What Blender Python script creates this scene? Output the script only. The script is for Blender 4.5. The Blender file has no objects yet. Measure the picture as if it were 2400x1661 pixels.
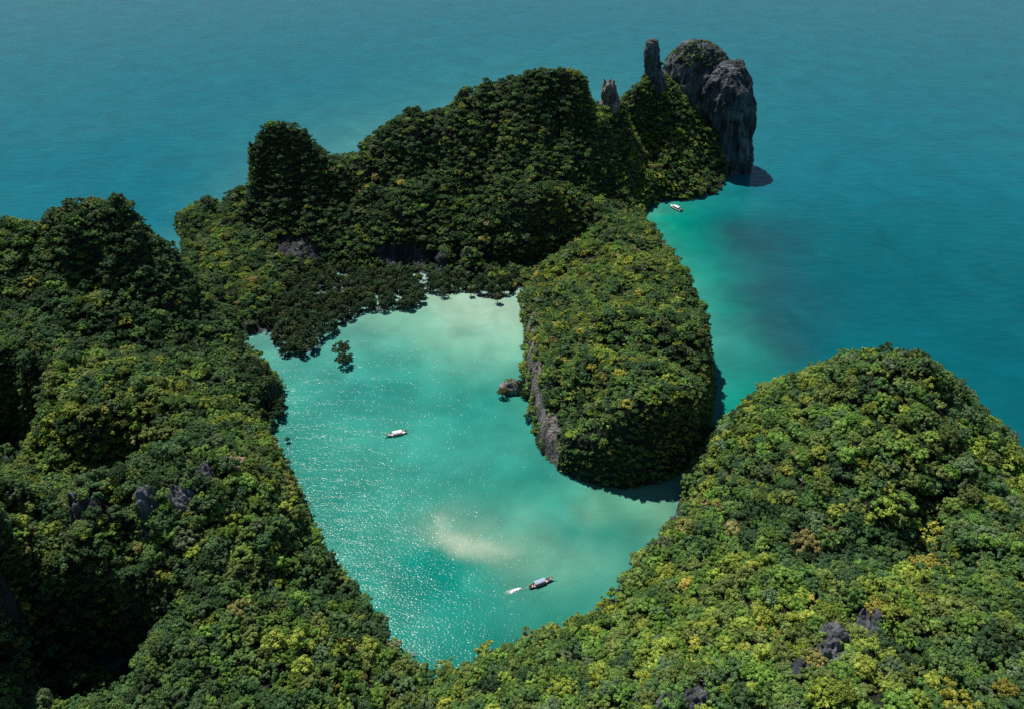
import bpy, math, random
import numpy as np

random.seed(7)
rng = np.random.default_rng(11)
scene = bpy.context.scene
COL = scene.collection
rad = math.radians

# ------------------------------------------------------------------ camera, sky, sun, exposure
CAM_H, PITCH, FPX, IW, IH = 240.0, rad(35.0), 1884.0, 2400.0, 1661.0
cam_d = bpy.data.cameras.new('camera')
cam_d.sensor_fit = 'HORIZONTAL'
cam_d.sensor_width = 36.0
cam_d.lens = 36.0 * FPX / IW
cam_d.clip_start = 1.0
cam_d.clip_end = 30000.0
cam = bpy.data.objects.new('camera', cam_d)
COL.objects.link(cam)
cam.location = (0, 0, CAM_H)
cam.rotation_euler = (math.pi / 2 - PITCH, 0, 0)
scene.camera = cam

SUN_EL, SUN_AZ = rad(61.0), rad(32.0)          # azimuth: degrees to the left of straight ahead (+Y)
sun_dir = np.array([-math.sin(SUN_AZ) * math.cos(SUN_EL), math.cos(SUN_AZ) * math.cos(SUN_EL), math.sin(SUN_EL)])
world = bpy.data.worlds.new('World')
scene.world = world
world.use_nodes = True
wn = world.node_tree
wn.nodes.clear()
w_out = wn.nodes.new('ShaderNodeOutputWorld')
w_bg = wn.nodes.new('ShaderNodeBackground')
w_sky = wn.nodes.new('ShaderNodeTexSky')
w_sky.sky_type = 'NISHITA'
w_sky.sun_disc = False
w_sky.sun_elevation = SUN_EL
w_sky.sun_rotation = -SUN_AZ                   # 0 looks along +Y, positive turns to +X
w_sky.air_density = 1.0
w_sky.dust_density = 0.0
w_sky.ozone_density = 3.0
w_bg.inputs['Strength'].default_value = 0.06
wn.links.new(w_sky.outputs[0], w_bg.inputs[0])
wn.links.new(w_bg.outputs[0], w_out.inputs[0])

sun_l = bpy.data.lights.new('sun', 'SUN')
sun_l.energy = 5.0
sun_l.angle = rad(0.5)
sun_l.color = (1.0, 0.96, 0.90)
sun = bpy.data.objects.new('sun', sun_l)
COL.objects.link(sun)
from mathutils import Vector, Matrix
sun.rotation_euler = Vector(sun_dir).to_track_quat('Z', 'Y').to_euler()
sun.location = (-200, 300, 500)

scene.view_settings.view_transform = 'Standard'
scene.view_settings.look = 'None'
scene.view_settings.exposure = 0.0
scene.view_settings.gamma = 1.0
scene.view_settings.use_curve_mapping = False
scene.cycles.max_bounces = 5
scene.cycles.diffuse_bounces = 2
scene.cycles.glossy_bounces = 2
scene.cycles.transmission_bounces = 3
scene.cycles.use_denoising = False
scene.cycles.use_adaptive_sampling = False
scene.cycles.caustics_reflective = False
scene.cycles.caustics_refractive = False

# ------------------------------------------------------------------ small maths helpers
PS = 2400.0 / 2306.0


def un(px, py, z=None, Y=None):
    """point on the ray of a pixel (2306 px wide picture), at height z or at distance Y"""
    a = (px * PS - IW / 2) / FPX
    b = (IH / 2 - py * PS) / FPX
    d = np.array([a, math.cos(PITCH) + b * math.sin(PITCH), -math.sin(PITCH) + b * math.cos(PITCH)])
    t = (z - CAM_H) / d[2] if Y is None else Y / d[1]
    return np.array([0, 0, CAM_H]) + d * t


def project(P):
    P = np.atleast_2d(P)
    dz = P[:, 2] - CAM_H
    dep = P[:, 1] * math.cos(PITCH) - dz * math.sin(PITCH)
    up = P[:, 1] * math.sin(PITCH) + dz * math.cos(PITCH)
    dep = np.maximum(dep, 1e-3)
    return (IW / 2 + FPX * P[:, 0] / dep) / PS, (IH / 2 - FPX * up / dep) / PS, dep


def hash3(i, j, k, seed):
    n = (i.astype(np.int64) * 374761393 + j.astype(np.int64) * 668265263 + k.astype(np.int64) * 2147483647 + seed * 1274126177) & 0x7fffffff
    n = ((n ^ (n >> 13)) * 1274126177) & 0x7fffffff
    n = ((n ^ (n >> 16)) * 668265263) & 0x7fffffff
    return ((n ^ (n >> 15)) & 0xffff) / 65535.0


def vnoise(P, scale, seed=0):
    """value noise in -1..1 of points P (n,3)"""
    Q = P * scale
    I = np.floor(Q).astype(np.int64)
    f = Q - I
    f = f * f * (3 - 2 * f)
    r = 0
    for dx in (0, 1):
        for dy in (0, 1):
            for dz in (0, 1):
                w = (f[:, 0] if dx else 1 - f[:, 0]) * (f[:, 1] if dy else 1 - f[:, 1]) * (f[:, 2] if dz else 1 - f[:, 2])
                r = r + w * hash3(I[:, 0] + dx, I[:, 1] + dy, I[:, 2] + dz, seed)
    return r * 2 - 1


def fbm(P, scale, octaves=4, seed=0):
    r, a, s = 0, 1.0, 0
    for o in range(octaves):
        r = r + a * vnoise(P + 17.3 * o, scale * 2 ** o, seed + o)
        s += a
        a *= 0.5
    return r / s


def rbf(pts, vals, Q, smooth=0.0, base=None):
    """linear radial basis interpolation"""
    pts = np.asarray(pts, float)
    vals = np.asarray(vals, float)
    n = len(pts)
    D = np.sqrt(((pts[:, None] - pts[None]) ** 2).sum(2))
    A = np.zeros((n + 1, n + 1))
    A[:n, :n] = -D + np.eye(n) * (-smooth)
    A[:n, n] = 1
    A[n, :n] = 1
    rhs = np.zeros((n + 1,) + vals.shape[1:])
    rhs[:n] = vals
    W = np.linalg.solve(A, rhs)
    out = np.zeros((len(Q),) + vals.shape[1:])
    for s in range(0, len(Q), 20000):
        q = Q[s:s + 20000]
        d = np.sqrt(((q[:, None] - pts[None]) ** 2).sum(2))
        out[s:s + 20000] = -d @ W[:n] + W[n]
    return out


def poly_dist(poly, Q):
    """signed distance to a polygon, positive inside"""
    poly = np.asarray(poly, float)
    x, y = Q[:, 0], Q[:, 1]
    best = np.full(len(Q), 1e18)
    inside = np.zeros(len(Q), bool)
    n = len(poly)
    for i in range(n):
        a, b = poly[i], poly[(i + 1) % n]
        ab = b - a
        t = np.clip(((x - a[0]) * ab[0] + (y - a[1]) * ab[1]) / max(ab @ ab, 1e-9), 0, 1)
        best = np.minimum(best, (x - a[0] - t * ab[0]) ** 2 + (y - a[1] - t * ab[1]) ** 2)
        c = ((a[1] > y) != (b[1] > y)) & (x < (b[0] - a[0]) * (y - a[1]) / (b[1] - a[1] + 1e-12) + a[0])
        inside ^= c
    d = np.sqrt(best)
    return np.where(inside, d, -d)


def smoothstep(a, b, x):
    t = np.clip((x - a) / (b - a), 0, 1)
    return t * t * (3 - 2 * t)


# ------------------------------------------------------------------ object helpers
def tag(o, label, cat=None, group=None, kind=None):
    o['label'] = label
    if cat:
        o['category'] = cat
    if group:
        o['group'] = group
    if kind:
        o['kind'] = kind
    return o


def link(o, parent=None):
    COL.objects.link(o)
    if parent is not None:
        o.parent = parent
    return o


def mesh_np(name, V, F, mat=None, smooth=False, attrs=None):
    """mesh from numpy vertices and faces of one size"""
    V = np.asarray(V, np.float32)
    F = np.asarray(F, np.int32)
    me = bpy.data.meshes.new(name)
    k = F.shape[1]
    me.vertices.add(len(V))
    me.vertices.foreach_set('co', V.ravel())
    me.loops.add(F.size)
    me.loops.foreach_set('vertex_index', F.ravel())
    me.polygons.add(len(F))
    me.polygons.foreach_set('loop_start', np.arange(0, F.size, k, dtype=np.int32))
    if smooth:
        me.polygons.foreach_set('use_smooth', np.ones(len(F), bool))
    for an, (typ, dom, data) in (attrs or {}).items():
        at = me.attributes.new(an, typ, dom)
        at.data.foreach_set('vector' if typ == 'FLOAT_VECTOR' else 'value', np.asarray(data, np.float32 if typ != 'INT' else np.int32).ravel())
    if mat:
        me.materials.append(mat)
    me.update(calc_edges=True)
    me.validate()
    return me


def empty(name, loc, rz=0.0):
    o = bpy.data.objects.new(name, None)
    o.empty_display_size = 0.5
    o.location = loc
    o.rotation_euler = (0, 0, rz)
    return link(o)


class MB:
    """collects simple shapes for one mesh"""

    def __init__(self):
        self.v, self.f = [], []

    def add(self, vs, fs):
        b = len(self.v)
        self.v += [tuple(map(float, v)) for v in vs]
        self.f += [tuple(i + b for i in f) for f in fs]

    def box(self, c, s, rz=0, taper=1.0):
        x, y, z = s[0] / 2, s[1] / 2, s[2] / 2
        vs = []
        for sx, sy, sz in ((-1, -1, -1), (1, -1, -1), (1, 1, -1), (-1, 1, -1), (-1, -1, 1), (1, -1, 1), (1, 1, 1), (-1, 1, 1)):
            t = taper if sz > 0 else 1
            px, py = sx * x * t, sy * y * t
            vs.append((c[0] + px * math.cos(rz) - py * math.sin(rz), c[1] + px * math.sin(rz) + py * math.cos(rz), c[2] + sz * z))
        self.add(vs, [(3, 2, 1, 0), (4, 5, 6, 7), (0, 1, 5, 4), (1, 2, 6, 5), (2, 3, 7, 6), (3, 0, 4, 7)])

    def tube(self, pts, radii, n=6):
        pts = [np.array(p, float) for p in pts]
        rings = []
        for i, p in enumerate(pts):
            d = pts[min(i + 1, len(pts) - 1)] - pts[max(i - 1, 0)]
            d = d / (np.linalg.norm(d) + 1e-9)
            u = np.cross(d, (0, 0, 1) if abs(d[2]) < 0.9 else (1, 0, 0))
            u /= np.linalg.norm(u)
            w = np.cross(d, u)
            r = radii[i] if hasattr(radii, '__len__') else radii
            rings.append([p + r * (u * math.cos(2 * math.pi * k / n) + w * math.sin(2 * math.pi * k / n)) for k in range(n)])
        vs = [v for r in rings for v in r]
        fs = []
        for i in range(len(rings) - 1):
            for k in range(n):
                fs.append((i * n + k, i * n + (k + 1) % n, (i + 1) * n + (k + 1) % n, (i + 1) * n + k))
        fs.append(tuple(range(n - 1, -1, -1)))
        fs.append(tuple(range((len(rings) - 1) * n, len(rings) * n)))
        self.add(vs, fs)

    def grid(self, rows, close=False):
        n, m = len(rows), len(rows[0])
        vs = [v for r in rows for v in r]
        fs = []
        for i in range(n - 1):
            for k in range(m if close else m - 1):
                fs.append((i * m + k, i * m + (k + 1) % m, (i + 1) * m + (k + 1) % m, (i + 1) * m + k))
        self.add(vs, fs)

    def mesh(self, name, mat, smooth=False):
        me = bpy.data.meshes.new(name)
        me.from_pydata(self.v, [], self.f)
        if smooth:
            me.polygons.foreach_set('use_smooth', np.ones(len(me.polygons), bool))
        me.materials.append(mat)
        me.update()
        return me

    def build(self, name, mat, parent=None, smooth=False):
        return link(bpy.data.objects.new(name, self.mesh(name, mat, smooth)), parent)


# ------------------------------------------------------------------ materials
def new_mat(name):
    m = bpy.data.materials.new(name)
    m.use_nodes = True
    nt = m.node_tree
    for n in list(nt.nodes):
        nt.nodes.remove(n)
    out = nt.nodes.new('ShaderNodeOutputMaterial')
    return m, nt, out


def N(nt, t, **kw):
    n = nt.nodes.new(t)
    for k, v in kw.items():
        if k.startswith('in_'):
            n.inputs[k[3:].replace('_', ' ')].default_value = v
        else:
            setattr(n, k, v)
    return n


def mixc(nt, fac, a, b, blend='MIX'):
    m = N(nt, 'ShaderNodeMix', data_type='RGBA', blend_type=blend)
    for sock, val in ((m.inputs[0], fac), (m.inputs[6], a), (m.inputs[7], b)):
        if hasattr(val, 'links') or hasattr(val, 'is_linked'):
            nt.links.new(val, sock)
        elif isinstance(val, (int, float)):
            sock.default_value = val
        else:
            sock.default_value = (*val, 1)
    return m.outputs[2]


def math_n(nt, op, a, b=None, clamp=False):
    m = N(nt, 'ShaderNodeMath', operation=op, use_clamp=clamp)
    for sock, val in ((m.inputs[0], a), (m.inputs[1], b)):
        if val is None:
            continue
        if isinstance(val, (int, float)):
            sock.default_value = val
        else:
            nt.links.new(val, sock)
    return m.outputs[0]


def ramp(nt, fac, stops):
    r = N(nt, 'ShaderNodeValToRGB')
    e = r.color_ramp.elements
    while len(e) > 1:
        e.remove(e[-1])
    for i, (p, c) in enumerate(stops):
        el = e[0] if i == 0 else e.new(p)
        el.position = p
        el.color = (*c, 1) if len(c) == 3 else c
    nt.links.new(fac, r.inputs[0])
    return r.outputs[0]


def simple_mat(name, col, rough=0.5, metal=0.0, noise=0.12, scale=6.0):
    m, nt, out = new_mat(name)
    tc = N(nt, 'ShaderNodeTexCoord')
    nz = N(nt, 'ShaderNodeTexNoise', in_Scale=scale, in_Detail=4.0)
    nt.links.new(tc.outputs['Object'], nz.inputs['Vector'])
    c = ramp(nt, nz.outputs['Fac'], [(0.3, tuple(x * (1 - noise) for x in col)), (0.7, tuple(min(1, x * (1 + noise)) for x in col))])
    b = N(nt, 'ShaderNodeBsdfPrincipled', in_Roughness=rough, in_Metallic=metal)
    nt.links.new(c, b.inputs['Base Color'])
    nt.links.new(b.outputs[0], out.inputs[0])
    return m


def rock_nodes(nt, streak=1.0, t0=0.54, light=(0.27, 0.28, 0.30), dark=(0.030, 0.034, 0.040)):
    """weathered limestone: dark skin, pale vertical runs, pits; returns colour and height"""
    geo = N(nt, 'ShaderNodeNewGeometry')
    mp = N(nt, 'ShaderNodeMapping', vector_type='POINT')
    mp.inputs['Scale'].default_value = (1, 1, 0.10)
    nt.links.new(geo.outputs['Position'], mp.inputs['Vector'])
    run = N(nt, 'ShaderNodeTexNoise', in_Scale=0.42, in_Detail=6.0, in_Roughness=0.65)
    nt.links.new(mp.outputs[0], run.inputs['Vector'])
    big = N(nt, 'ShaderNodeTexNoise', in_Scale=0.11, in_Detail=3.0)
    nt.links.new(geo.outputs['Position'], big.inputs['Vector'])
    pit = N(nt, 'ShaderNodeTexVoronoi', in_Scale=0.75)
    nt.links.new(geo.outputs['Position'], pit.inputs['Vector'])
    fine = N(nt, 'ShaderNodeTexNoise', in_Scale=2.2, in_Detail=5.0, in_Roughness=0.7)
    nt.links.new(geo.outputs['Position'], fine.inputs['Vector'])
    s = math_n(nt, 'ADD', math_n(nt, 'MULTIPLY', run.outputs['Fac'], 0.75 * streak), math_n(nt, 'MULTIPLY', big.outputs['Fac'], 0.6))
    c = ramp(nt, s, [(t0, dark), (t0 + 0.13, tuple(0.5 * a + 0.5 * b for a, b in zip(dark, tuple(0.5 * x for x in light)))), (t0 + 0.34, light)])
    c2 = mixc(nt, fine.outputs['Fac'], c, tuple(x * 0.8 for x in light), 'OVERLAY')
    h = math_n(nt, 'ADD', math_n(nt, 'MULTIPLY', fine.outputs['Fac'], 0.9), math_n(nt, 'ADD', pit.outputs['Distance'], math_n(nt, 'MULTIPLY', run.outputs['Fac'], 1.8)))
    return c2, h


def rock_mat(name, **kw):
    m, nt, out = new_mat(name)
    c, h = rock_nodes(nt, **kw)
    bp = N(nt, 'ShaderNodeBump', in_Strength=1.0, in_Distance=1.3)
    nt.links.new(h, bp.inputs['Height'])
    b = N(nt, 'ShaderNodeBsdfPrincipled', in_Roughness=0.85)
    nt.links.new(c, b.inputs['Base Color'])
    nt.links.new(bp.outputs[0], b.inputs['Normal'])
    nt.links.new(b.outputs[0], out.inputs[0])
    return m


def ground_mat():
    """forest floor with low undergrowth; limestone where the slope is too steep or bare"""
    m, nt, out = new_mat('forest_floor_and_limestone')
    c, h = rock_nodes(nt, light=(0.24, 0.25, 0.275), dark=(0.03, 0.034, 0.041))
    at = N(nt, 'ShaderNodeAttribute', attribute_name='bare')
    geo = N(nt, 'ShaderNodeNewGeometry')
    n1 = N(nt, 'ShaderNodeTexNoise', in_Scale=0.5, in_Detail=6.0, in_Roughness=0.7)
    nt.links.new(geo.outputs['Position'], n1.inputs['Vector'])
    green = ramp(nt, n1.outputs['Fac'], [(0.35, (0.010, 0.016, 0.008)), (0.55, (0.025, 0.042, 0.014)), (0.72, (0.055, 0.075, 0.022))])
    f = math_n(nt, 'ADD', at.outputs['Fac'], math_n(nt, 'MULTIPLY', math_n(nt, 'SUBTRACT', n1.outputs['Fac'], 0.5), 1.2))
    fr = ramp(nt, f, [(0.45, (0, 0, 0)), (0.6, (1, 1, 1))])
    pa = N(nt, 'ShaderNodeAttribute', attribute_name='pale')
    c = mixc(nt, math_n(nt, 'MULTIPLY', pa.outputs['Fac'], 0.6), c, rock_nodes(nt, t0=0.40, light=(0.52, 0.47, 0.45), dark=(0.085, 0.083, 0.085))[0])
    col = mixc(nt, fr, green, c)
    bp = N(nt, 'ShaderNodeBump', in_Strength=1.0, in_Distance=1.5)
    nt.links.new(h, bp.inputs['Height'])
    b = N(nt, 'ShaderNodeBsdfPrincipled', in_Roughness=0.9)
    nt.links.new(col, b.inputs['Base Color'])
    nt.links.new(bp.outputs[0], b.inputs['Normal'])
    nt.links.new(b.outputs[0], out.inputs[0])
    return m


def leaf_mat():
    """leaves; the colour of each tree comes with the tree, each leaf spray varies a little"""
    m, nt, out = new_mat('leaves')
    at = N(nt, 'ShaderNodeAttribute', attribute_name='tree_color', attribute_type='INSTANCER')
    lv = N(nt, 'ShaderNodeAttribute', attribute_name='leaf_tone')
    hs = N(nt, 'ShaderNodeHueSaturation')
    nt.links.new(at.outputs['Color'], hs.inputs['Color'])
    nt.links.new(math_n(nt, 'ADD', math_n(nt, 'MULTIPLY', lv.outputs['Fac'], 0.9), 0.55), hs.inputs['Value'])
    nt.links.new(math_n(nt, 'ADD', math_n(nt, 'MULTIPLY', lv.outputs['Fac'], -0.035), 0.5175), hs.inputs['Hue'])
    d = N(nt, 'ShaderNodeBsdfPrincipled', in_Roughness=0.55)
    d.inputs['Specular IOR Level'].default_value = 0.12
    t = N(nt, 'ShaderNodeBsdfTranslucent')
    mx = N(nt, 'ShaderNodeMixShader')
    mx.inputs[0].default_value = 0.12
    nt.links.new(hs.outputs[0], d.inputs['Base Color'])
    nt.links.new(mixc(nt, 1.0, hs.outputs[0], (1.0, 1.0, 0.55), 'MULTIPLY'), t.inputs['Color'])
    nt.links.new(d.outputs[0], mx.inputs[1])
    nt.links.new(t.outputs[0], mx.inputs[2])
    nt.links.new(mx.outputs[0], out.inputs[0])
    return m


def water_mat():
    m, nt, out = new_mat('sea_water')
    at = N(nt, 'ShaderNodeAttribute', attribute_name='water_tone')
    geo = N(nt, 'ShaderNodeNewGeometry')

    def nz(scale, detail, rough=0.55, sx=1.0, sy=1.0, rot=0.0, dist=0.0):
        mp = N(nt, 'ShaderNodeMapping')
        mp.inputs['Scale'].default_value = (sx, sy, 1)
        mp.inputs['Rotation'].default_value = (0, 0, rot)
        nt.links.new(geo.outputs['Position'], mp.inputs['Vector'])
        t = N(nt, 'ShaderNodeTexNoise', in_Scale=scale, in_Detail=detail, in_Roughness=rough, in_Distortion=dist)
        nt.links.new(mp.outputs[0], t.inputs['Vector'])
        return t.outputs['Fac']
    # cloudy silt and weed in the water
    cl = ramp(nt, nz(0.035, 5.0, 0.6, dist=0.6), [(0.3, (0.80, 0.86, 0.87)), (0.7, (1.2, 1.13, 1.12))])
    col = mixc(nt, 1.0, mixc(nt, 1.0, at.outputs['Color'], (0.84, 0.84, 0.81), 'MULTIPLY'), cl, 'MULTIPLY')
    # wind waves: three sizes, crests lying across the picture
    w1 = nz(0.16, 2.0, 0.5, 0.55, 1.25, rad(14))
    w2 = nz(1.4, 1.0, 0.5, 0.75, 1.2, rad(-12))
    w3 = nz(1.9, 1.0, 0.5, 0.8, 1.15, rad(20))
    gust = nz(0.012, 3.0, 0.5)
    h = math_n(nt, 'ADD', math_n(nt, 'MULTIPLY', w1, 0.7), math_n(nt, 'ADD', math_n(nt, 'MULTIPLY', w2, W2A), math_n(nt, 'MULTIPLY', w3, W3A)))
    h = math_n(nt, 'MULTIPLY', h, math_n(nt, 'ADD', math_n(nt, 'MULTIPLY', gust, 1.0), 0.5))
    bp = N(nt, 'ShaderNodeBump', in_Strength=1.0, in_Distance=WAVE_H)
    nt.links.new(h, bp.inputs['Height'])
    b = N(nt, 'ShaderNodeBsdfPrincipled', in_Roughness=0.17, in_IOR=1.33)
    b.inputs['Specular IOR Level'].default_value = 0.14
    nt.links.new(col, b.inputs['Base Color'])
    nt.links.new(bp.outputs[0], b.inputs['Normal'])
    nt.links.new(b.outputs[0], out.inputs[0])
    return m


WAVE_H, W2A, W3A = 0.6, 0.27, 0.05
M_GROUND = ground_mat()
M_ROCK = rock_mat('grey_limestone', light=(0.33, 0.375, 0.40), dark=(0.025, 0.030, 0.036))
M_ROCK_PALE = rock_mat('pale_limestone', t0=0.42, light=(0.46, 0.43, 0.41), dark=(0.07, 0.068, 0.068))
M_LEAF = leaf_mat()
M_BARK = simple_mat('bark', (0.10, 0.085, 0.07), 0.9, noise=0.3, scale=2.0)
M_DEAD = simple_mat('bleached_wood', (0.46, 0.43, 0.39), 0.85, noise=0.25, scale=2.0)
M_WATER = water_mat()

# ------------------------------------------------------------------ sea
c_deep = (0.002, 0.122, 0.152)
c_mid = (0.004, 0.156, 0.205)
c_turq = (0.026, 0.262, 0.212)
c_turq2 = (0.042, 0.300, 0.244)
c_green = (0.004, 0.270, 0.205)
c_pale = (0.20, 0.46, 0.345)
c_sand = (0.32, 0.51, 0.390)
c_reef = (0.016, 0.096, 0.116)
tones = [
    # open sea
    ((150, 60), c_mid), ((700, 60), c_mid), ((1200, 60), c_mid), ((1800, 40), c_mid), ((2250, 60), c_mid), ((150, 300), c_mid), ((450, 380), c_mid), ((800, 200), c_mid),
    ((20, 470), c_mid), ((380, 500), c_mid), ((1800, 200), c_mid), ((2200, 300), c_mid), ((1850, 420), c_mid), ((2000, 600), c_deep), ((2250, 600), c_deep), ((2250, 900), c_deep), ((2290, 1020), c_deep),
    ((1950, 760), c_deep), ((1900, 520), c_deep), ((1750, 350), c_mid), ((1720, 430), c_mid), ((1830, 600), c_deep), ((2050, 780), c_deep),
    # shallows on the seaward side and the weed bed in them
    ((1460, 480), (0.06, 0.34, 0.25)), ((1490, 490), c_green), ((1530, 520), c_green), ((1560, 470), (0.006, 0.235, 0.195)), ((1600, 480), (0.004, 0.19, 0.185)), ((1640, 520), c_reef), ((1560, 560), (0.006, 0.24, 0.20)),
    ((1600, 620), (0.012, 0.25, 0.205)), ((1650, 590), (0.014, 0.16, 0.165)), ((1690, 560), c_reef), ((1690, 480), (0.006, 0.155, 0.17)), ((1700, 650), c_reef), ((1740, 620), (0.014, 0.112, 0.135)), ((1640, 700), (0.014, 0.235, 0.205)), ((1690, 720), (0.022, 0.15, 0.155)),
    ((1740, 730), c_reef), ((1790, 720), (0.01, 0.115, 0.14)), ((1780, 800), c_reef), ((1700, 800), (0.018, 0.22, 0.20)), ((1660, 860), (0.012, 0.24, 0.21)), ((1740, 850), (0.014, 0.19, 0.18)), ((1640, 930), c_green), ((1700, 890), c_green), ((1800, 820), (0.010, 0.125, 0.145)), ((1860, 800), c_deep),
    # lagoon
    ((560, 760), (0.10, 0.33, 0.28)), ((590, 800), (0.09, 0.33, 0.27)), ((660, 830), (0.055, 0.30, 0.26)), ((620, 880), (0.05, 0.30, 0.24)), ((740, 830), (0.05, 0.30, 0.25)), ((820, 740), (0.11, 0.34, 0.28)), ((870, 720), c_pale), ((960, 710), c_pale), ((1000, 680), c_sand), ((1060, 690), c_sand), ((1120, 710), c_sand), ((1150, 700), c_sand),
    ((1160, 780), c_pale), ((1080, 770), c_pale), ((980, 770), (0.15, 0.40, 0.30)), ((900, 780), (0.08, 0.35, 0.28)), ((1040, 820), (0.10, 0.37, 0.285)), ((1150, 840), (0.09, 0.35, 0.27)), ((900, 850), (0.03, 0.29, 0.235)), ((800, 880), (0.03, 0.275, 0.24)), ((700, 920), (0.035, 0.29, 0.24)),
    ((1100, 900), (0.025, 0.285, 0.23)), ((1000, 930), (0.03, 0.285, 0.235)), ((900, 960), c_turq2), ((780, 1000), c_turq2), ((680, 1020), c_turq), ((1150, 1000), c_turq2), ((1050, 1040), c_turq2), ((900, 1080), c_turq2), ((760, 1100), c_turq), ((780, 1200), c_turq), ((1200, 1080), c_turq), ((1000, 1120), (0.045, 0.305, 0.245)),
    ((1120, 1130), (0.05, 0.31, 0.24)), ((960, 1150), (0.06, 0.31, 0.245)), ((975, 1170), (0.12, 0.35, 0.27)), ((990, 1190), (0.24, 0.42, 0.31)), ((1010, 1208), (0.34, 0.49, 0.37)), ((1030, 1216), (0.38, 0.51, 0.39)), ((1055, 1224), (0.38, 0.51, 0.39)), ((1085, 1232), (0.34, 0.49, 0.37)), ((1115, 1240), (0.26, 0.44, 0.33)), ((1145, 1252), (0.18, 0.38, 0.28)), ((1180, 1240), (0.14, 0.36, 0.27)), ((1060, 1196), (0.16, 0.37, 0.28)), ((1110, 1215), (0.16, 0.37, 0.28)), ((1020, 1190), (0.18, 0.38, 0.29)), ((985, 1222), (0.035, 0.28, 0.22)), ((1020, 1240), (0.03, 0.28, 0.22)), ((1060, 1252), (0.04, 0.28, 0.22)), ((1100, 1262), (0.05, 0.29, 0.22)), ((1060, 1290), (0.025, 0.27, 0.21)),
    ((1260, 1130), (0.045, 0.31, 0.24)), ((1330, 1160), (0.12, 0.34, 0.245)), ((1400, 1150), (0.10, 0.34, 0.24)), ((1500, 1140), (0.13, 0.34, 0.235)), ((1480, 1190), (0.11, 0.33, 0.23)), ((1380, 1200), (0.035, 0.27, 0.205)), ((1300, 1190), (0.04, 0.27, 0.21)), ((1270, 1230), (0.12, 0.35, 0.26)), ((1360, 1250), (0.10, 0.32, 0.24)), ((1430, 1230), (0.06, 0.29, 0.22)),
    ((1280, 1290), (0.10, 0.33, 0.24)), ((1200, 1310), (0.07, 0.30, 0.23)), ((1330, 1330), (0.05, 0.28, 0.215)), ((1230, 1370), (0.03, 0.26, 0.20)), ((1100, 1340), c_turq), ((900, 1300), c_turq), ((950, 1400), c_turq), ((1050, 1430), (0.01, 0.24, 0.195)), ((930, 1490), (0.01, 0.22, 0.18)), ((1180, 1410), (0.03, 0.25, 0.195)), ((860, 1400), (0.01, 0.24, 0.19)),
]


def build_sea():
    def axis(a, b, step, far):
        mid = list(np.arange(a, b + 0.01, step))
        lo, hi, s = [a], [b], step
        while hi[-1] < far:
            s *= 1.22
            hi.append(hi[-1] + s)
            lo.append(lo[-1] - s)
        return np.array(lo[:0:-1] + mid + hi[1:])
    xs, ys = axis(-260, 300, 2.0, 9000), axis(130, 700, 2.0, 9000)
    X, Y = np.meshgrid(xs, ys)
    V = np.stack([X.ravel(), Y.ravel(), np.zeros(X.size)], 1)
    P = np.array([un(*p, 0)[:2] for p, _ in tones])
    C = np.array([c for _, c in tones])
    far = [(-1500, 300), (-600, 700), (-600, 300), (-800, 1200), (0, 1300), (600, 1300), (900, 700), (700, 300), (1500, 400), (0, 2500), (400, 600), (500, 100), (-500, -400), (500, -400), (0, -900)]
    P = np.vstack([P, far])
    C = np.vstack([C, np.array([c_mid] * len(far))])
    Q = V[:, :2].copy()
    wob = np.stack([fbm(V, 1 / 26, 3, 5), fbm(V + 50, 1 / 26, 3, 9)], 1) * 5.0
    wob = wob + np.stack([fbm(V, 1 / 7, 3, 15), fbm(V + 50, 1 / 7, 3, 19)], 1) * 3.0
    Q += wob * smoothstep(2600, 400, np.abs(V[:, 0]) + np.abs(V[:, 1]))[:, None]
    Qc = np.clip(Q, [-1600, -950], [1600, 2600])
    tone = np.clip(rbf(P, C, Qc), 0.001, 0.6)
    # ragged weed and sand blotches where the bottom shows
    sh = smoothstep(0.16, 0.30, tone[:, 1])
    bl = fbm(V, 1 / 13, 4, 21)
    tone *= (1 + 0.27 * (bl * sh))[:, None]
    bar = np.array([un(*p, 0)[:2] for p in ((978, 1172), (998, 1202), (1030, 1217), (1075, 1229), (1120, 1240), (1160, 1250))])
    bd, side = np.full(len(V), 1e9), np.zeros(len(V))
    Vw = V[:, :2] + np.stack([fbm(V, 1 / 6, 4, 301), fbm(V + 9, 1 / 6, 4, 305)], 1) * 1.8
    for a, b in zip(bar[:-1], bar[1:]):
        ab = b - a
        t = np.clip(((Vw - a) @ ab) / (ab @ ab), 0, 1)
        df = Vw - a - t[:, None] * ab
        d1 = np.linalg.norm(df, axis=1)
        sg = ab[0] * df[:, 1] - ab[1] * df[:, 0]
        up = d1 < bd
        bd, side = np.where(up, d1, bd), np.where(up, sg, side)
    tt = np.clip((V[:, 0] - bar[0, 0]) / (bar[-1, 0] - bar[0, 0]), 0, 1)
    w = np.where(side > 0, smoothstep(7.0, 0.8, bd) ** 1.4, smoothstep(2.2, 0.6, bd)) * (1 - 0.6 * tt ** 2)
    tone = tone * (1 - 0.30 * w[:, None]) + 0.30 * w[:, None] * np.array((0.52, 0.62, 0.48))
    nx, ny = len(xs), len(ys)
    i = np.arange(nx * ny).reshape(ny, nx)
    F = np.stack([i[:-1, :-1], i[:-1, 1:], i[1:, 1:], i[1:, :-1]], 2).reshape(-1, 4)
    me = mesh_np('sea', V, F, M_WATER, True, {'water_tone': ('FLOAT_VECTOR', 'POINT', tone)})
    o = link(bpy.data.objects.new('sea', me))
    tag(o, 'calm teal sea running into a pale turquoise lagoon', kind='structure')


build_sea()


# ------------------------------------------------------------------ hills
def P_(px, py, z=None, Y=None):
    return tuple(un(px, py, z, Y))


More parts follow.
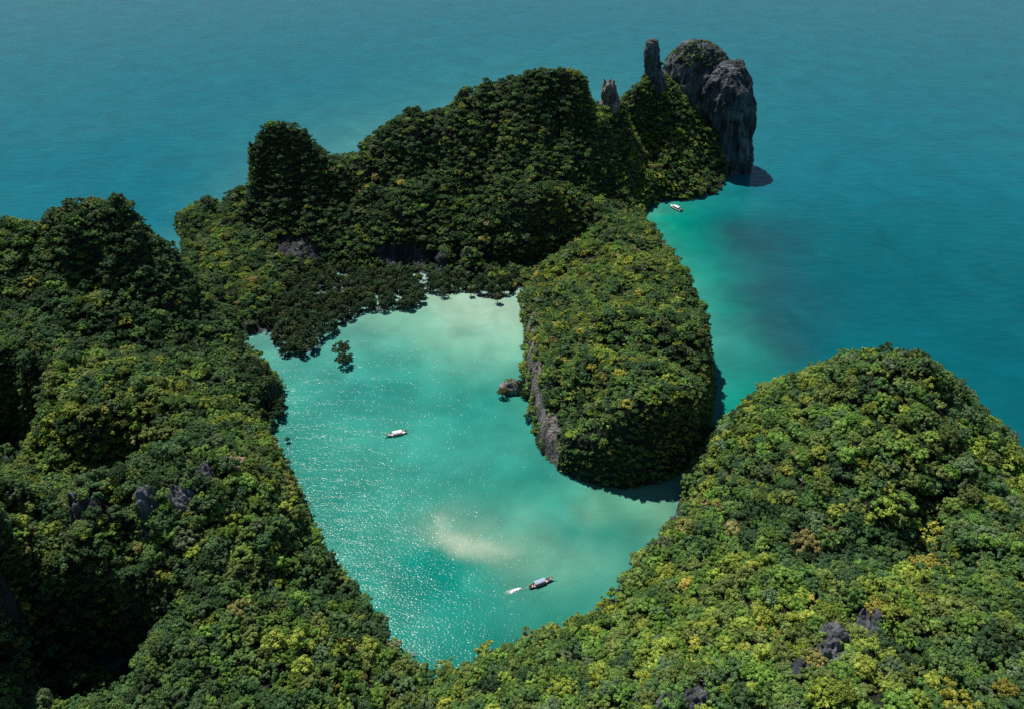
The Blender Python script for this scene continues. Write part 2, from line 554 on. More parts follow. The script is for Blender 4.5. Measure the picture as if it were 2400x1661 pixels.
LANDS = {}
LANDS['hill_back'] = dict(
    label='long forested limestone ridge closing the far end of the lagoon',
    poly=[(-160, 350), (-135, 362), (-120, 340), (-104, 340), (-99, 356), (-86, 384), (-57, 387), (-50, 405), (-29, 407), (-8, 397), (2, 407), (25, 412), (60, 440), (84, 490), (92, 517), (104, 533), (130, 537),
          (147, 545), (156, 562), (166, 583), (178, 590), (186, 610), (184, 640), (165, 660), (130, 660), (100, 630), (60, 590), (20, 575), (-40, 560), (-90, 535), (-130, 525), (-170, 520), (-205, 512), (-224, 503), (-226, 492), (-214, 470), (-206, 452), (-200, 420), (-185, 385)],
    pts=[(765, 358, None, 500), (800, 340, None, 503), (830, 310, None, 505), (880, 265, None, 508), (930, 237, None, 510), (980, 212, None, 512), (1040, 190, None, 515), (1100, 160, None, 520), (1180, 172, None, 522), (1250, 153, None, 525), (1310, 172, None, 528), (1335, 205, None, 535), (1365, 232, None, 545), (1405, 232, None, 550),
         (1440, 190, None, 575), (1465, 158, None, 588), (1500, 160, None, 600), (1450, 300, None, 560), (1500, 400, None, 540), (1400, 350, None, 528), (1560, 300, None, 576), (1550, 225, None, 590), (1450, 230, None, 572), (1600, 420, 8), (1560, 430, 8), (1590, 360, None, 572), (1620, 380, None, 572), (1500, 430, 8), (1440, 440, 14),
         (900, 560, None, 440), (900, 480, None, 452), (900, 400, None, 468), (900, 320, None, 486), (1100, 300, None, 490), (1100, 400, None, 466), (1100, 520, None, 444), (1250, 300, None, 495), (1250, 400, None, 470), (1200, 455, None, 448), (1150, 468, None, 448), (1250, 445, None, 452), (1000, 500, None, 448), (1000, 350, None, 480), (1300, 450, 32), (1380, 430, 24), (1350, 300, None, 515), (1060, 560, 16, None), (1000, 560, 15), (800, 540, 16), (760, 450, None, 468),
         (640, 410, None, 462), (700, 410, None, 466), (735, 362, None, 482), (580, 300, None, 476), (620, 266, None, 480), (560, 345, None, 474), (562, 420, None, 466), (545, 420, None, 478), (600, 400, None, 466), (660, 340, None, 472), (582, 290, None, 478), (567, 306, None, 477), (561, 328, None, 476), (695, 294, None, 482), (715, 322, None, 482), (655, 274, None, 484), (610, 276, None, 484), (561, 370, None, 474), (600, 272, None, 478), (640, 266, None, 480), (675, 286, None, 482), (698, 325, None, 482), (718, 355, None, 482), (520, 425, None, 490), (460, 445, None, 492), (425, 465, None, 492), (560, 490, 24), (500, 510, 22), (440, 520, 21),
         (640, 540, 19), (470, 600, 19), (550, 600, 18), (620, 640, 13), (560, 680, 12), (600, 690, 9.5), (520, 660, 17), (480, 640, 18), (450, 580, 20), (520, 710, 12), (560, 560, 20), (700, 620, 2.5), (850, 610, 2.5), (950, 625, 2.5), (1100, 640, 2.5), (1160, 620, 5), (700, 700, 3), (800, 660, 3), (660, 760, 3), (900, 670, 3), (640, 720, 3)],
    world=[(-168, 478, 32), (-168, 486, 30), (-166, 470, 32), (-166, 494, 28), (-150, 500, 40), (-135, 505, 42), (-21, 560, 40), (-80, 530, 40), (60, 570, 45), (110, 620, 55), (150, 620, 50), (170, 600, 40), (-160, 500, 45), (-200, 500, 12), (150, 645, 35), (60, 466, 26), (75, 500, 18), (0, 441, 8), (15, 441, 8), (-15, 440, 8), (30, 445, 9), (0, 426, 7.5), (20, 426, 7.5), (40, 446, 9), (0, 413, 7), (-20, 420, 7), (-35, 420, 7), *[(x, 433 + 3 * (x > -75) * 0.5, 7) for x in (-108, -98, -88, -76, -66, -56, -46, -36, -26)]],
    slope=2.6, relief=1.5)
LANDS['hill_middle'] = dict(
    label='round topped forested islet with a pale cliff on the lagoon side',
    poly=[(3, 398), (8, 360), (6, 330), (8, 315), (10, 288), (12, 273), (19, 256), (31, 249), (46, 245), (62, 248), (80, 260), (92, 282), (98, 310), (102, 340), (101, 370), (98, 400), (95, 430), (92, 460), (88, 500), (60, 470), (40, 440), (15, 415)],
    pts=[(1400, 472, None, 470), (1470, 500, None, 452), (1320, 490, None, 455), (1400, 540, None, 415), (1400, 600, None, 378), (1400, 810, 40), (1480, 815, 41), (1400, 880, None, 265), (1420, 960, 34), (1480, 930, 37), (1530, 900, 37), (1450, 990, 31), (1380, 1000, 26), (1300, 600, None, 388), (1230, 650, None, 372), (1500, 560, None, 405), (1530, 600, None, 378), (1300, 700, 36), (1300, 810, 36), (1300, 900, None, 274), (1300, 960, None, 263),
         (1400, 735, 43), (1500, 735, 43), (1580, 740, 41), (1340, 735, 39), (1420, 785, 37), (1500, 790, 36.5), (1580, 798, 35), (1350, 780, 36), (1500, 690, 42), (1570, 690, 40), (1560, 800, None, 290), (1570, 840, 37), (1220, 730, None, 345), (1235, 800, None, 308), (1245, 880, None, 282), (1255, 950, None, 270), (1290, 1000, 20), (1200, 640, 10), (1250, 580, None, 400), (1580, 640, None, 355)],
    world=[(90, 300, 30), (94, 340, 32), (92, 380, 28), (88, 430, 20), (85, 465, 14)],
    slope=4.2, relief=1.0)
LANDS['hill_left'] = dict(
    label='rugged forested ridges dropping to the lagoon along its west shore',
    poly=[(-24, 156), (-41, 166), (-52, 183), (-64, 198), (-71, 205), (-82, 228), (-90, 241), (-99, 259), (-111, 277), (-114, 290), (-112, 312), (-130, 335), (-147, 356), (-163, 372), (-182, 395), (-206, 436), (-220, 432), (-240, 425), (-270, 415), (-330, 400), (-420, 380), (-420, 20), (-24, 20)],
    pts=[(0, 507, None, 363), (100, 492, None, 362), (150, 450, None, 360), (200, 440, None, 360), (270, 452, None, 360), (330, 510, None, 362), (400, 562, None, 366), (440, 600, None, 372), (490, 660, None, 374), (530, 735, 10), (200, 600, None, 340), (330, 600, None, 340), (60, 600, None, 338), (200, 700, None, 319), (330, 700, None, 322), (60, 700, None, 315), (430, 700, None, 340), (200, 775, None, 306), (330, 770, None, 309), (450, 790, 28), (510, 830, 16),
         (0, 872, 28), (30, 872, 29), (60, 878, 31), (120, 850, 46), (200, 806, 50), (320, 802, 48), (420, 862, 42), (510, 900, 29), (570, 940, 17), (560, 830, 14), (110, 940, 40), (200, 940, 44), (320, 930, 42), (420, 960, 45), (170, 1040, 28), (260, 1070, 20), (340, 1030, 35), (90, 1040, 24),
         (0, 1085, 56), (150, 1105, 58), (300, 1108, 60), (400, 1060, 61), (460, 1025, 58), (540, 1010, 47), (600, 1010, 30), (610, 1050, 32), (300, 1180, 46), (150, 1180, 44), (450, 1150, 51), (550, 1120, 45), (620, 1130, 36), (300, 1270, 36), (150, 1260, 36), (0, 1200, 42), (60, 1330, 33), (110, 1310, 35), (160, 1295, 36), (200, 1290, 37), (240, 1290, 37), (285, 1305, 36), (0, 1370, 38), (30, 1440, 32), (40, 1540, 28), (350, 1440, 37), (360, 1540, 33),
         (500, 1230, 46), (600, 1200, 39), (660, 1250, 27), (690, 1230, 22), (672, 1150, 27), (712, 1270, 20), (650, 1100, 28), (740, 1310, 16), (770, 1370, 15), (500, 1350, 42), (420, 1380, 40), (600, 1330, 33), (700, 1330, 20), (740, 1330, 12), (450, 1500, 40), (600, 1470, 36), (750, 1430, 25), (800, 1430, 15), (820, 1500, 14), (650, 1590, 34), (850, 1580, 13), (400, 1590, 38)],
    world=[(-280, 400, 30), (-220, 400, 35), (-190, 390, 25), (-300, 330, 50), (-300, 200, 50), (-200, 110, 40), (-100, 90, 35), (-50, 90, 28), (-300, 60, 40), (-160, 60, 35), (-60, 50, 25)],
    slope=5.5, relief=1.0,
    pits=[((60, 1330, 33), 3), ((110, 1310, 35), 2), ((160, 1295, 36), 2), ((200, 1290, 37), 2), ((240, 1290, 37), 2), ((285, 1305, 36), 4), ((0, 872, 28), 2), ((30, 872, 29), 2), ((60, 878, 31), 3)])
LANDS['hill_right'] = dict(
    label='broad forested hill in the sunlit foreground east of the lagoon',
    poly=[(-26, 157), (4, 172), (20, 179), (36, 189), (46, 205), (63, 224), (72, 243), (80, 262), (93, 282), (120, 293), (150, 298), (180, 290), (202, 272), (216, 250), (228, 230), (250, 212), (300, 195), (420, 180), (420, 20), (-26, 20)],
    pts=[(1590, 985, 14), (1700, 872, None, 272), (1640, 930, None, 278), (1780, 830, None, 262), (1850, 815, None, 256), (1930, 797, None, 250), (2010, 787, None, 246), (2080, 802, None, 243), (2150, 852, None, 238), (2220, 940, None, 229), (2255, 1018, None, 219), (2290, 1100, None, 206), (1560, 1130, 10), (1580, 1060, 14), (1500, 1240, 12), (1600, 1180, 24), (1700, 1100, 35), (1700, 1000, 37), (1800, 950, 50), (1900, 900, 58), (1950, 1000, 57), (1850, 1080, 47), (2050, 950, 62), (2150, 1000, 57), (2200, 1100, 50),
         (2060, 1120, 50), (2060, 1180, 38), (2100, 1250, 40), (2000, 1200, 44), (2180, 1200, 50), (2290, 1180, 52), (1800, 1200, 42), (1700, 1260, 38), (1900, 1300, 48), (2100, 1340, 52), (2250, 1320, 55), (1600, 1350, 28), (1500, 1320, 18), (1420, 1400, 13), (1900, 1420, 55), (1750, 1450, 48), (2050, 1450, 57), (2200, 1480, 58), (1900, 1580, 60), (2100, 1580, 62), (2280, 1580, 62), (1600, 1450, 36), (1500, 1450, 28), (1500, 1590, 42), (1700, 1590, 52), (1300, 1490, 18), (1350, 1590, 32), (1200, 1590, 25), (1000, 1590, 15), (1080, 1510, 11.5), (1180, 1490, 14), (2200, 1250, 47)],
    world=[(150, 280, 35), (190, 275, 30), (222, 232, 12), (236, 214, 22), (255, 195, 32), (300, 170, 40), (300, 80, 55), (200, 70, 62), (100, 70, 52), (40, 70, 35), (-10, 70, 24), (0, 110, 25), (200, 120, 62), (300, 130, 50)],
    slope=2.0, relief=0.75)

WALLS = ((640, 562, 'hill_back'), (670, 560, 'hill_back'), (700, 562, 'hill_back'), (870, 578, 'hill_back'), (910, 580, 'hill_back'), (950, 582, 'hill_back'), (990, 588, 'hill_back'), (1025, 592, 'hill_back'), (1100, 600, 'hill_back'),
         *[(x_, y_, 'hill_middle') for x_, y_ in ((1196, 775), (1201, 800), (1205, 825), (1208, 850), (1211, 875), (1215, 900), (1219, 925), (1225, 950), (1231, 975), (1240, 1000), (1252, 1025))])
ROCKY = []           # (centre, radius): bare limestone patches on the hills
OUTCROP = ((165, 1148, 5.0, 2.6, 'hill_left'), (222, 1140, 4.2, 2.2, 'hill_left'), (330, 1125, 4.4, 2.6, 'hill_left'), (405, 1118, 5.2, 3.0, 'hill_left'), (458, 1058, 4.2, 2.4, 'hill_left'), (490, 1010, 2.6, 1.6, 'hill_left'),
           (1885, 1425, 5.0, 3.2, 'hill_right'), (1958, 1402, 3.6, 2.6, 'hill_right'), (1868, 1472, 4.6, 2.6, 'hill_right'), (1800, 1512, 3.0, 1.8, 'hill_right'), (1560, 1580, 4.0, 2.4, 'hill_right'), (1500, 1588, 2.6, 1.6, 'hill_right'))
for py, z in ((765, 9), (800, 9), (835, 9), (870, 9), (905, 9), (940, 9), (975, 8), (1010, 7), (1040, 6)):
    xx = np.interp(py, [760, 870, 950, 1000, 1060], [1196, 1206, 1222, 1238, 1262])
    ROCKY.append((un(xx, py - 40, z), 5.5))
for px, py in ((650, 560), (690, 560), (880, 580), (930, 580), (980, 590), (1040, 590), (1100, 600)):
    ROCKY.append((un(px, py, None, 441 if px < 700 else 438), 6.0))
SLOPE_BARE = {'hill_back': (5.0, 9.0), 'hill_middle': (7.0, 12.0), 'hill_left': (30.0, 60.0), 'hill_right': (4.0, 7.0)}
land_geo = {}
outcrop_at = []
clear_at = []        # places kept free of trees
heights = {}


def build_land(name, L, step=1.6):
    poly = np.array(L['poly'], float)
    lo, hi = poly.min(0) - 6, poly.max(0) + 6
    lo[1] = max(lo[1], 45)
    lo[0], hi[0] = max(lo[0], -330), min(hi[0], 330)
    xs, ys = np.arange(lo[0], hi[0], step), np.arange(lo[1], hi[1], step)
    X, Y = np.meshgrid(xs, ys)
    Q = np.stack([X.ravel(), Y.ravel()], 1)
    ctrl = [P_(p[0], p[1], p[2] if len(p) > 2 else None, p[3] if len(p) > 3 else None) for p in L['pts']] + [tuple(p) for p in L['world']]
    for tp, zf in L.get('pits', ()):               # sheer walls into the sinkholes
        q = P_(*tp)
        ctrl += [(q[0], q[1] - 4.0, zf), (q[0], q[1] - 12.0, zf), (q[0], q[1] - 20.0, zf + 2)]
    ctrl = np.array(ctrl)
    R = rbf(ctrl[:, :2], ctrl[:, 2] - {'hill_right': 5.4, 'hill_back': 5.2}.get(name, 3.2), Q, smooth=1.5)
    V0 = np.stack([Q[:, 0], Q[:, 1], np.zeros(len(Q))], 1)
    wob = fbm(V0, 1 / 18, 3, 3) * 3.5
    d = poly_dist(poly, Q) + wob * 0.6
    ra = L['relief']
    gully = np.abs(fbm(V0 * [1, 0.55, 1] + 40, 1 / 26, 3, 131))          # ravines that run down the slopes
    rough = fbm(V0, 1 / 24, 5, 31) * 4.2 + fbm(V0 + 9, 1 / 9, 3, 41) * 2.0 - smoothstep(0.22, 0.0, gully) * 5.0 + 1.0
    if name == 'hill_back':                           # the left knob keeps its plain round top
        ra = ra * (1 - 0.85 * np.exp(-((Q[:, 0] + 150) ** 2 + (Q[:, 1] - 482) ** 2) / 26 ** 2))
    R = R + ra * rough * smoothstep(4, 25, R)
    c = d * (L['slope'] * np.where((Q[:, 0] < 26) & (Q[:, 1] < 400), 0.95, 1.0) if name == 'hill_middle' else L['slope'] * (np.where((Q[:, 0] > -70) & (Q[:, 1] < 470), 1.8, 1.0) if name == 'hill_back' else 1.0)) + 0.3
    flat = R < 4.0
    c = np.where(flat, np.minimum(c, d * 0.6), c)
    # soft minimum of hill and shore cliff
    k = 3.0
    hgt = -k * np.logaddexp(-R / k, -c / k)
    hgt = np.where(d < 0, np.minimum(d * 1.2, 0) - 0.4, np.maximum(hgt, -0.6))
    V = np.stack([Q[:, 0], Q[:, 1], hgt], 1)
    gy, gx = np.gradient(hgt.reshape(X.shape), step)
    sl = np.hypot(gx, gy).ravel()
    nrm = np.stack([-gx.ravel(), -gy.ravel(), np.ones(len(Q))], 1)
    nrm /= np.linalg.norm(nrm, axis=1)[:, None]
    # ledges and flutes on the steep faces, pushed along the face
    st = smoothstep(0.8, 2.5, sl) * smoothstep(0.5, 4, hgt)
    Pst = V * [1, 1, 0.25]
    disp = fbm(Pst, 1 / 6, 4, 51) * 2.0 + fbm(V, 1 / 4, 2, 61) * 1.0
    V = V + nrm * [1, 1, 0.3] * (disp * st)[:, None]
    if name == 'hill_back':                           # undercut sea cliff along the lagoon
        und = smoothstep(9, 1, V[:, 2]) * smoothstep(14, 2, d) * (d > 0) * smoothstep(-0.2, 0.3, fbm(V0, 1 / 30, 2, 77) + 0.25)
        lagoon = (Q[:, 1] < 470) & (Q[:, 0] > -140) & (Q[:, 0] < 40)
        hn = nrm[:, :2] / (np.linalg.norm(nrm[:, :2], axis=1)[:, None] + 1e-6)
        big_ = smoothstep(2.0, 11, V[:, 2]) * smoothstep(22, 11, V[:, 2]) * st
        V[:, :2] += hn * (lagoon * (big_ * 5.0))[:, None]
    a, b = SLOPE_BARE[name]
    bare = smoothstep(a, b, sl) * (V[:, 2] > 0.5)
    spots = list(ROCKY)
    for opx, opy, rx, ry, on in OUTCROP:
        if on == name:
            for Yq in np.arange(90, 400, 0.4):
                q = un(opx, opy, None, Yq)
                jj, ii = int(round((q[0] - lo[0]) / step)), int(round((q[1] - lo[1]) / step))
                if 0 <= ii < X.shape[0] and 0 <= jj < X.shape[1] and hgt.reshape(X.shape)[ii, jj] >= q[2] - 1.0:
                    outcrop_at.append((q, rx, ry, on))
                    spots.append((q, rx * 0.9))
                    clear_at.append((q[0], q[1], hgt.reshape(X.shape)[ii, jj], rx * 0.85))
                    clear_at.append((q[0] + q[0] * -0.012, q[1] - 2.5, hgt.reshape(X.shape)[ii, jj], rx * 0.4))
                    break
    for opx, opy, on in WALLS:
        if on == name:
            for Yq in np.arange(230, 480, 0.3):
                q = un(opx, opy, None, Yq)
                jj, ii = int(round((q[0] - lo[0]) / step)), int(round((q[1] - lo[1]) / step))
                if 0 <= ii < X.shape[0] and 0 <= jj < X.shape[1] and hgt.reshape(X.shape)[ii, jj] >= q[2]:
                    spots.append((q, 4.6 if on == 'hill_middle' else 6.0))
                    clear_at.append((q[0] - (1.5 if on == 'hill_middle' else 0), q[1] - (0 if on == 'hill_middle' else 2), q[2], 1.5))
                    break
    pale = np.zeros(len(V))
    for cpt, r in spots:
        dd = np.sqrt(((V - cpt) ** 2 * [1, 1, 0.5]).sum(1))
        spot = smoothstep(r * 1.25, r * 0.55, dd + fbm(V, 1 / 5, 2, 71) * 2.5)
        bare = np.maximum(bare, spot)
        if name == 'hill_middle':
            pale = np.maximum(pale, spot)
    cull = bare.copy()
    bare = np.maximum(bare, smoothstep(1.2, 0.3, V[:, 2]) * 0.8)
    ny, nx = X.shape
    i = np.arange(nx * ny).reshape(ny, nx)
    F = np.stack([i[:-1, :-1], i[:-1, 1:], i[1:, 1:], i[1:, :-1]], 2).reshape(-1, 4)
    keep = (hgt[F].max(1) > -3.0)
    F = F[keep]
    used, inv = np.unique(F, return_inverse=True)
    V2, F2 = V[used], inv.reshape(F.shape)
    # jagged karst in the bare patches
    bz = bare[used]
    flatb = smoothstep(0.3, 0.8, bz) * smoothstep(3.0, 1.5, sl[used])
    V2 = V2 + np.array([0, 0, 1.0]) * (flatb * np.abs(vnoise(V2, 1 / 2.3, 81)) * 2.4)[:, None]
    me = mesh_np(name, V2, F2, M_GROUND, True, {'bare': ('FLOAT', 'POINT', bz), 'pale': ('FLOAT', 'POINT', pale[used])})
    o = link(bpy.data.objects.new(name, me))
    tag(o, L['label'], kind='structure')
    land_geo[name] = (V2, F2, cull[used])
    heights[name] = (lo, step, hgt.reshape(X.shape))


for nm_, L_ in LANDS.items():
    build_land(nm_, L_)


def ground_z(x, y):
    z = -1.0
    for lo, step, Hh in heights.values():
        j, i = int(round((x - lo[0]) / step)), int(round((y - lo[1]) / step))
        if 0 <= i < Hh.shape[0] and 0 <= j < Hh.shape[1]:
            z = max(z, Hh[i, j])
    return z


# ------------------------------------------------------------------ free standing rocks
rock_tops = []       # (centre, radius, height) of ledges that carry shrubs


def loft_rock(name, rings, label, mat, seed, amp=1.6, nseg=84, nsub=5, flute=1.0, jag=0.0):
    """a rock from rings (z, cx, cy, rx, ry), closed on top, fluted and pitted"""
    rings = np.array(rings, float)
    zs = np.arange(len(rings))
    t = np.linspace(0, len(rings) - 1, (len(rings) - 1) * nsub + 1)
    R = np.stack([np.interp(t, zs, rings[:, k]) for k in range(5)], 1)
    for _ in range(2):
        R[1:-1] = (R[:-2] + 2 * R[1:-1] + R[2:]) / 4
    ang = np.linspace(0, 2 * math.pi, nseg, endpoint=False)
    V = []
    for z, cx, cy, rx, ry in R:
        V.append(np.stack([cx + rx * np.cos(ang), cy + ry * np.sin(ang), np.full(nseg, z)], 1))
    V = np.concatenate(V)
    C = np.repeat(R[:, 1:3], nseg, 0)
    rad_ = V[:, :2] - C
    rl = np.linalg.norm(rad_, axis=1)[:, None] + 1e-6
    n2 = rad_ / rl
    fl = 0.5 - np.abs(fbm(V * [1, 1, 0.16] + seed, 1 / 6.0, 4, seed)) * 1.8          # sharp ribs between runnels
    lg = np.abs(fbm(V * [0.5, 0.5, 1.3] + seed * 3, 1 / 7.0, 3, seed + 11))              # ledges and cracks
    d = fl * amp * flute + fbm(V + seed, 1 / 8, 5, seed + 3) * amp * 1.1 - smoothstep(0.12, 0.0, lg) * amp * 0.35
    d = d * np.minimum(1, rl[:, 0] / 4)
    V[:, :2] += n2 * d[:, None]
    V[:, 2] += fbm(V + 7, 1 / 3, 3, seed + 5) * 0.7 + jag * np.abs(vnoise(V, 1 / 2.2, seed + 8)) * smoothstep(R[0, 0], R[-1, 0], V[:, 2])
    n = len(R)
    i = np.arange(n * nseg).reshape(n, nseg)
    F = np.stack([i[:-1], np.roll(i[:-1], -1, 1), np.roll(i[1:], -1, 1), i[1:]], 2).reshape(-1, 4)
    top = len(V)
    V = np.vstack([V, [[R[-1, 1], R[-1, 2], R[-1, 0] + 0.4]]])
    me = bpy.data.meshes.new(name)
    fs = F.tolist() + [[int(i[-1, k]), int(i[-1, (k + 1) % nseg]), top] for k in range(nseg)]
    me.from_pydata(V.tolist(), [], fs)
    me.polygons.foreach_set('use_smooth', np.ones(len(me.polygons), bool))
    me.materials.append(mat)
    me.update()
    o = link(bpy.data.objects.new(name, me))
    tag(o, label, 'rock')
    return o, V


def shift(P, **k):
    return P


# big bare rock on the seaward end
loft_rock('rock_tower', [(-2, 169, 596, 17, 15), (8, 169.5, 597, 16.5, 15.5), (20, 168.5, 600, 16.5, 16.5), (34, 166.5, 602, 17.5, 17), (46, 163, 603, 19.5, 17.5), (56, 160, 604, 20, 17), (64, 160, 605, 17.5, 15), (70, 161, 606, 13.5, 12), (75, 162.5, 607, 9.5, 9), (78, 164, 607, 4.5, 4)],
          'huge bare grey rock tower with pale streaks at the seaward end', M_ROCK, 13, amp=2.8, flute=1.0, nseg=150, nsub=9)
loft_rock('rock_dome', [(30, 140, 620, 30, 22), (50, 140, 621, 29.5, 21), (64, 140, 622, 27, 19), (74, 140, 623, 23.5, 16), (81, 140, 624, 17.5, 13), (86, 139, 624, 10.5, 9), (88, 138, 624, 4, 4)],
          'dark domed rock with scrub on top behind the bare rock tower', M_ROCK, 23, amp=2.8, flute=0.8, nseg=130, nsub=8)
loft_rock('rock_pillar', [(60, 103, 592, 11, 9), (70, 102.5, 592, 7.6, 6.5), (76, 101.5, 592, 5.8, 5), (82, 100.6, 592, 6.0, 5), (89, 99.8, 592, 5.5, 4.8), (94.5, 99.2, 592, 4.8, 4.2), (96.5, 99.0, 592, 3.2, 2.8)],
          'thin upright rock finger standing alone on the far ridge', M_ROCK, 33, amp=1.7, nseg=80, nsub=8)
loft_rock('rock_pinnacle', [(52, 66, 548, 10, 8), (62, 66, 548, 7.5, 6), (70, 66, 548, 5.8, 4.8), (75, 65.5, 548, 4.4, 3.8), (78, 65, 548, 2.6, 2.4)],
          'small jagged grey pinnacle on the ridge between forest and rock finger', M_ROCK_PALE, 43, amp=2.2, nseg=80, nsub=8, jag=6.0)


def outcrop(q, rx, ry, on, no):
    """a patch of razor edged karst standing out of the canopy"""
    n = 34
    V, w_ = [], []
    az = math.atan2(q[1], q[0])
    for i in range(n):
        for j in range(n):
            u, v = (i / (n - 1) * 2 - 1), (j / (n - 1) * 2 - 1)
            x, y = q[0] + u * rx * 1.25, q[1] + v * (ry + 1.5) * 1.25
            V.append((x, y, ground_z(x, y)))
            w_.append(math.hypot(u, v))
    V = np.array(V)
    w_ = np.array(w_)
    g = V[:, 2].reshape(n, n)
    for _ in range(3):
        g = (np.pad(g, 1, 'edge')[:-2, 1:-1] + np.pad(g, 1, 'edge')[2:, 1:-1] + np.pad(g, 1, 'edge')[1:-1, :-2] + np.pad(g, 1, 'edge')[1:-1, 2:] + 2 * g) / 6
    rid = 1 - np.abs(fbm(V * [1, 1, 0] + no * 9, 1 / 1.9, 3, 200 + no)) * 2.4
    rid2 = 1 - np.abs(vnoise(V * [1, 1, 0] + no * 5, 1 / 0.8, 230 + no)) * 2
    fall = smoothstep(1.0, 0.45, w_ + 0.25 * fbm(V, 1 / 2.5, 2, 210 + no))
    V[:, 2] = g.ravel() + fall * ((0.5 if on == 'hill_left' else 2.2) + (1.2 if on == 'hill_left' else 2.2) * np.clip(rid, -0.4, 1) + 0.7 * rid2) - 1.0 * (1 - fall)
    i = np.arange(n * n).reshape(n, n)
    F = np.stack([i[:-1, :-1], i[1:, :-1], i[1:, 1:], i[:-1, 1:]], 2).reshape(-1, 4)
    o = link(bpy.data.objects.new('rock_outcrop', mesh_np('rock_outcrop', V, F, M_KARST, False)))
    tag(o, OUT_LABEL[no], 'rock', 'bare karst outcrops in the canopy')


M_KARST = rock_mat('dark_karst', t0=0.45, light=(0.40, 0.42, 0.45), dark=(0.075, 0.082, 0.092), streak=0.8)
OUT_LABEL = ['dark jagged rock outcrop at the west end of the left ridge', 'small jagged rock outcrop second from the west end of the left ridge', 'jagged grey rocks in the middle of the left ridge', 'widest jagged rock outcrop on the left ridge', 'jagged rocks on the east shoulder of the left ridge', 'small rocks near the east crest of the left ridge',
             'largest dark rock outcrop on the right hill', 'upper right dark rock outcrop on the right hill', 'dark rocks just below the largest outcrop of the right hill', 'small grey rock outcrop lower left of the largest one', 'pale rocks at the bottom edge among right hill trees', 'smallest pale rock at the bottom edge of the photo']
for no_, oc in enumerate(outcrop_at):
    outcrop(*oc, no_)
isl = un(1150, 880, 0)
loft_rock('rocky_islet', [(-1, isl[0], isl[1], 4.6, 3.2), (0.8, isl[0], isl[1], 5.2, 3.6), (2.5, isl[0] + 0.3, isl[1] + 0.2, 4.9, 3.3), (4.2, isl[0] + 0.6, isl[1] + 0.3, 3.6, 2.4), (5.4, isl[0] + 0.8, isl[1] + 0.3, 1.6, 1.2)],
          'small brown boulder in the lagoon at the foot of the pale cliff', M_ROCK_PALE, 53, amp=1.4, nseg=40, nsub=3, jag=2.0)

# ------------------------------------------------------------------ tree crowns


def crown_mesh(name, seed, n_lobes, cards, card, flat=0.8, spread=1.0, droop=0.0, lobe_r=(0.34, 0.5), jitter=0.24, sub=7, sub_r=(0.34, 0.52)):
    """a crown of radius about 1: boughs on a dome, each bearing clumps, each clump a cloud of small folded leaf sprays"""
    r = np.random.default_rng(seed)
    lobes = [(np.array([0.1, 0, 0.55 * flat + 0.25]), 0.42)]
    tries = 0
    while len(lobes) < n_lobes and tries < 4000:
        tries += 1
        a = r.uniform(0, 2 * math.pi)
        u = r.uniform(-0.2, 1.0)
        rr = math.sqrt(max(0, 1 - max(u, 0) ** 2)) * r.uniform(0.4, 0.92) * spread
        c = np.array([rr * math.cos(a), rr * math.sin(a), 0.32 + u * 0.62 * flat * r.uniform(0.75, 1.15) - droop * rr])
        lr = r.uniform(*lobe_r)
        if all(np.linalg.norm(c - q) > 0.60 * (lr + s_) for q, s_ in lobes):
            lobes.append((c, lr))
    cl, cr, ct = [], [], []
    for c, lr in lobes:
        bt = r.uniform(0.3, 0.7)
        for _ in range(sub):
            d = r.normal(size=3)
            d[2] = abs(d[2]) * 0.9 - 0.25
            d /= np.linalg.norm(d)
            q = c + d * lr * r.uniform(0.6, 0.95)
            cl.append(q)
            cr.append(lr * r.uniform(*sub_r))
            ct.append(np.clip(bt + r.normal() * 0.16, 0, 1))
    cl, cr, ct = np.array(cl), np.array(cr), np.array(ct)
    m_ = int(cards * 1.9)
    pick = r.choice(len(cr), m_, p=cr ** 2 / (cr ** 2).sum())
    dirs = r.normal(size=(m_, 3))
    dirs[:, 2] = np.abs(dirs[:, 2]) * 1.05 - 0.3
    dirs /= np.linalg.norm(dirs, axis=1)[:, None]
    rr = cr[pick] * (1 - 0.3 * r.random(m_) ** 2) * (1 + 0.12 * r.normal(size=m_))
    pos = cl[pick] + dirs * rr[:, None]
    dd = np.sqrt(((pos[:, None] - cl[None]) ** 2).sum(2)) / cr[None]
    ok = ~((dd < 0.66).sum(1) > 0)
    pos, dirs, pick = pos[ok][:cards], dirs[ok][:cards], pick[ok][:cards]
    n = len(pos)
    axis = pos - np.array([0, 0, -0.1])
    axis /= np.linalg.norm(axis, axis=1)[:, None]
    nrm = dirs * 0.75 + axis * 0.35 + r.normal(size=(n, 3)) * jitter + [0, 0, 0.12]
    nrm /= np.linalg.norm(nrm, axis=1)[:, None]
    t = np.cross(nrm, r.normal(size=(n, 3)))
    t /= np.linalg.norm(t, axis=1)[:, None]
    b = np.cross(nrm, t)
    s_ = card * r.uniform(0.6, 1.35, n)[:, None]
    v0 = pos - t * s_
    v1 = pos + b * s_ * 0.66 - nrm * s_ * 0.2
    v2 = pos + t * s_
    v3 = pos - b * s_ * 0.66 - nrm * s_ * 0.2
    V = np.stack([v0, v1, v2, v3], 1).reshape(-1, 3)
    i = np.arange(n)[:, None] * 4
    F = np.concatenate([i + [0, 2, 1], i + [0, 3, 2]], 0)
    tone = np.clip(ct[pick] + r.normal(size=n) * 0.16, 0, 1)
    tone = np.concatenate([tone, tone])
    return mesh_np(name, V, F, M_LEAF, False, {'leaf_tone': ('FLOAT', 'FACE', tone)})


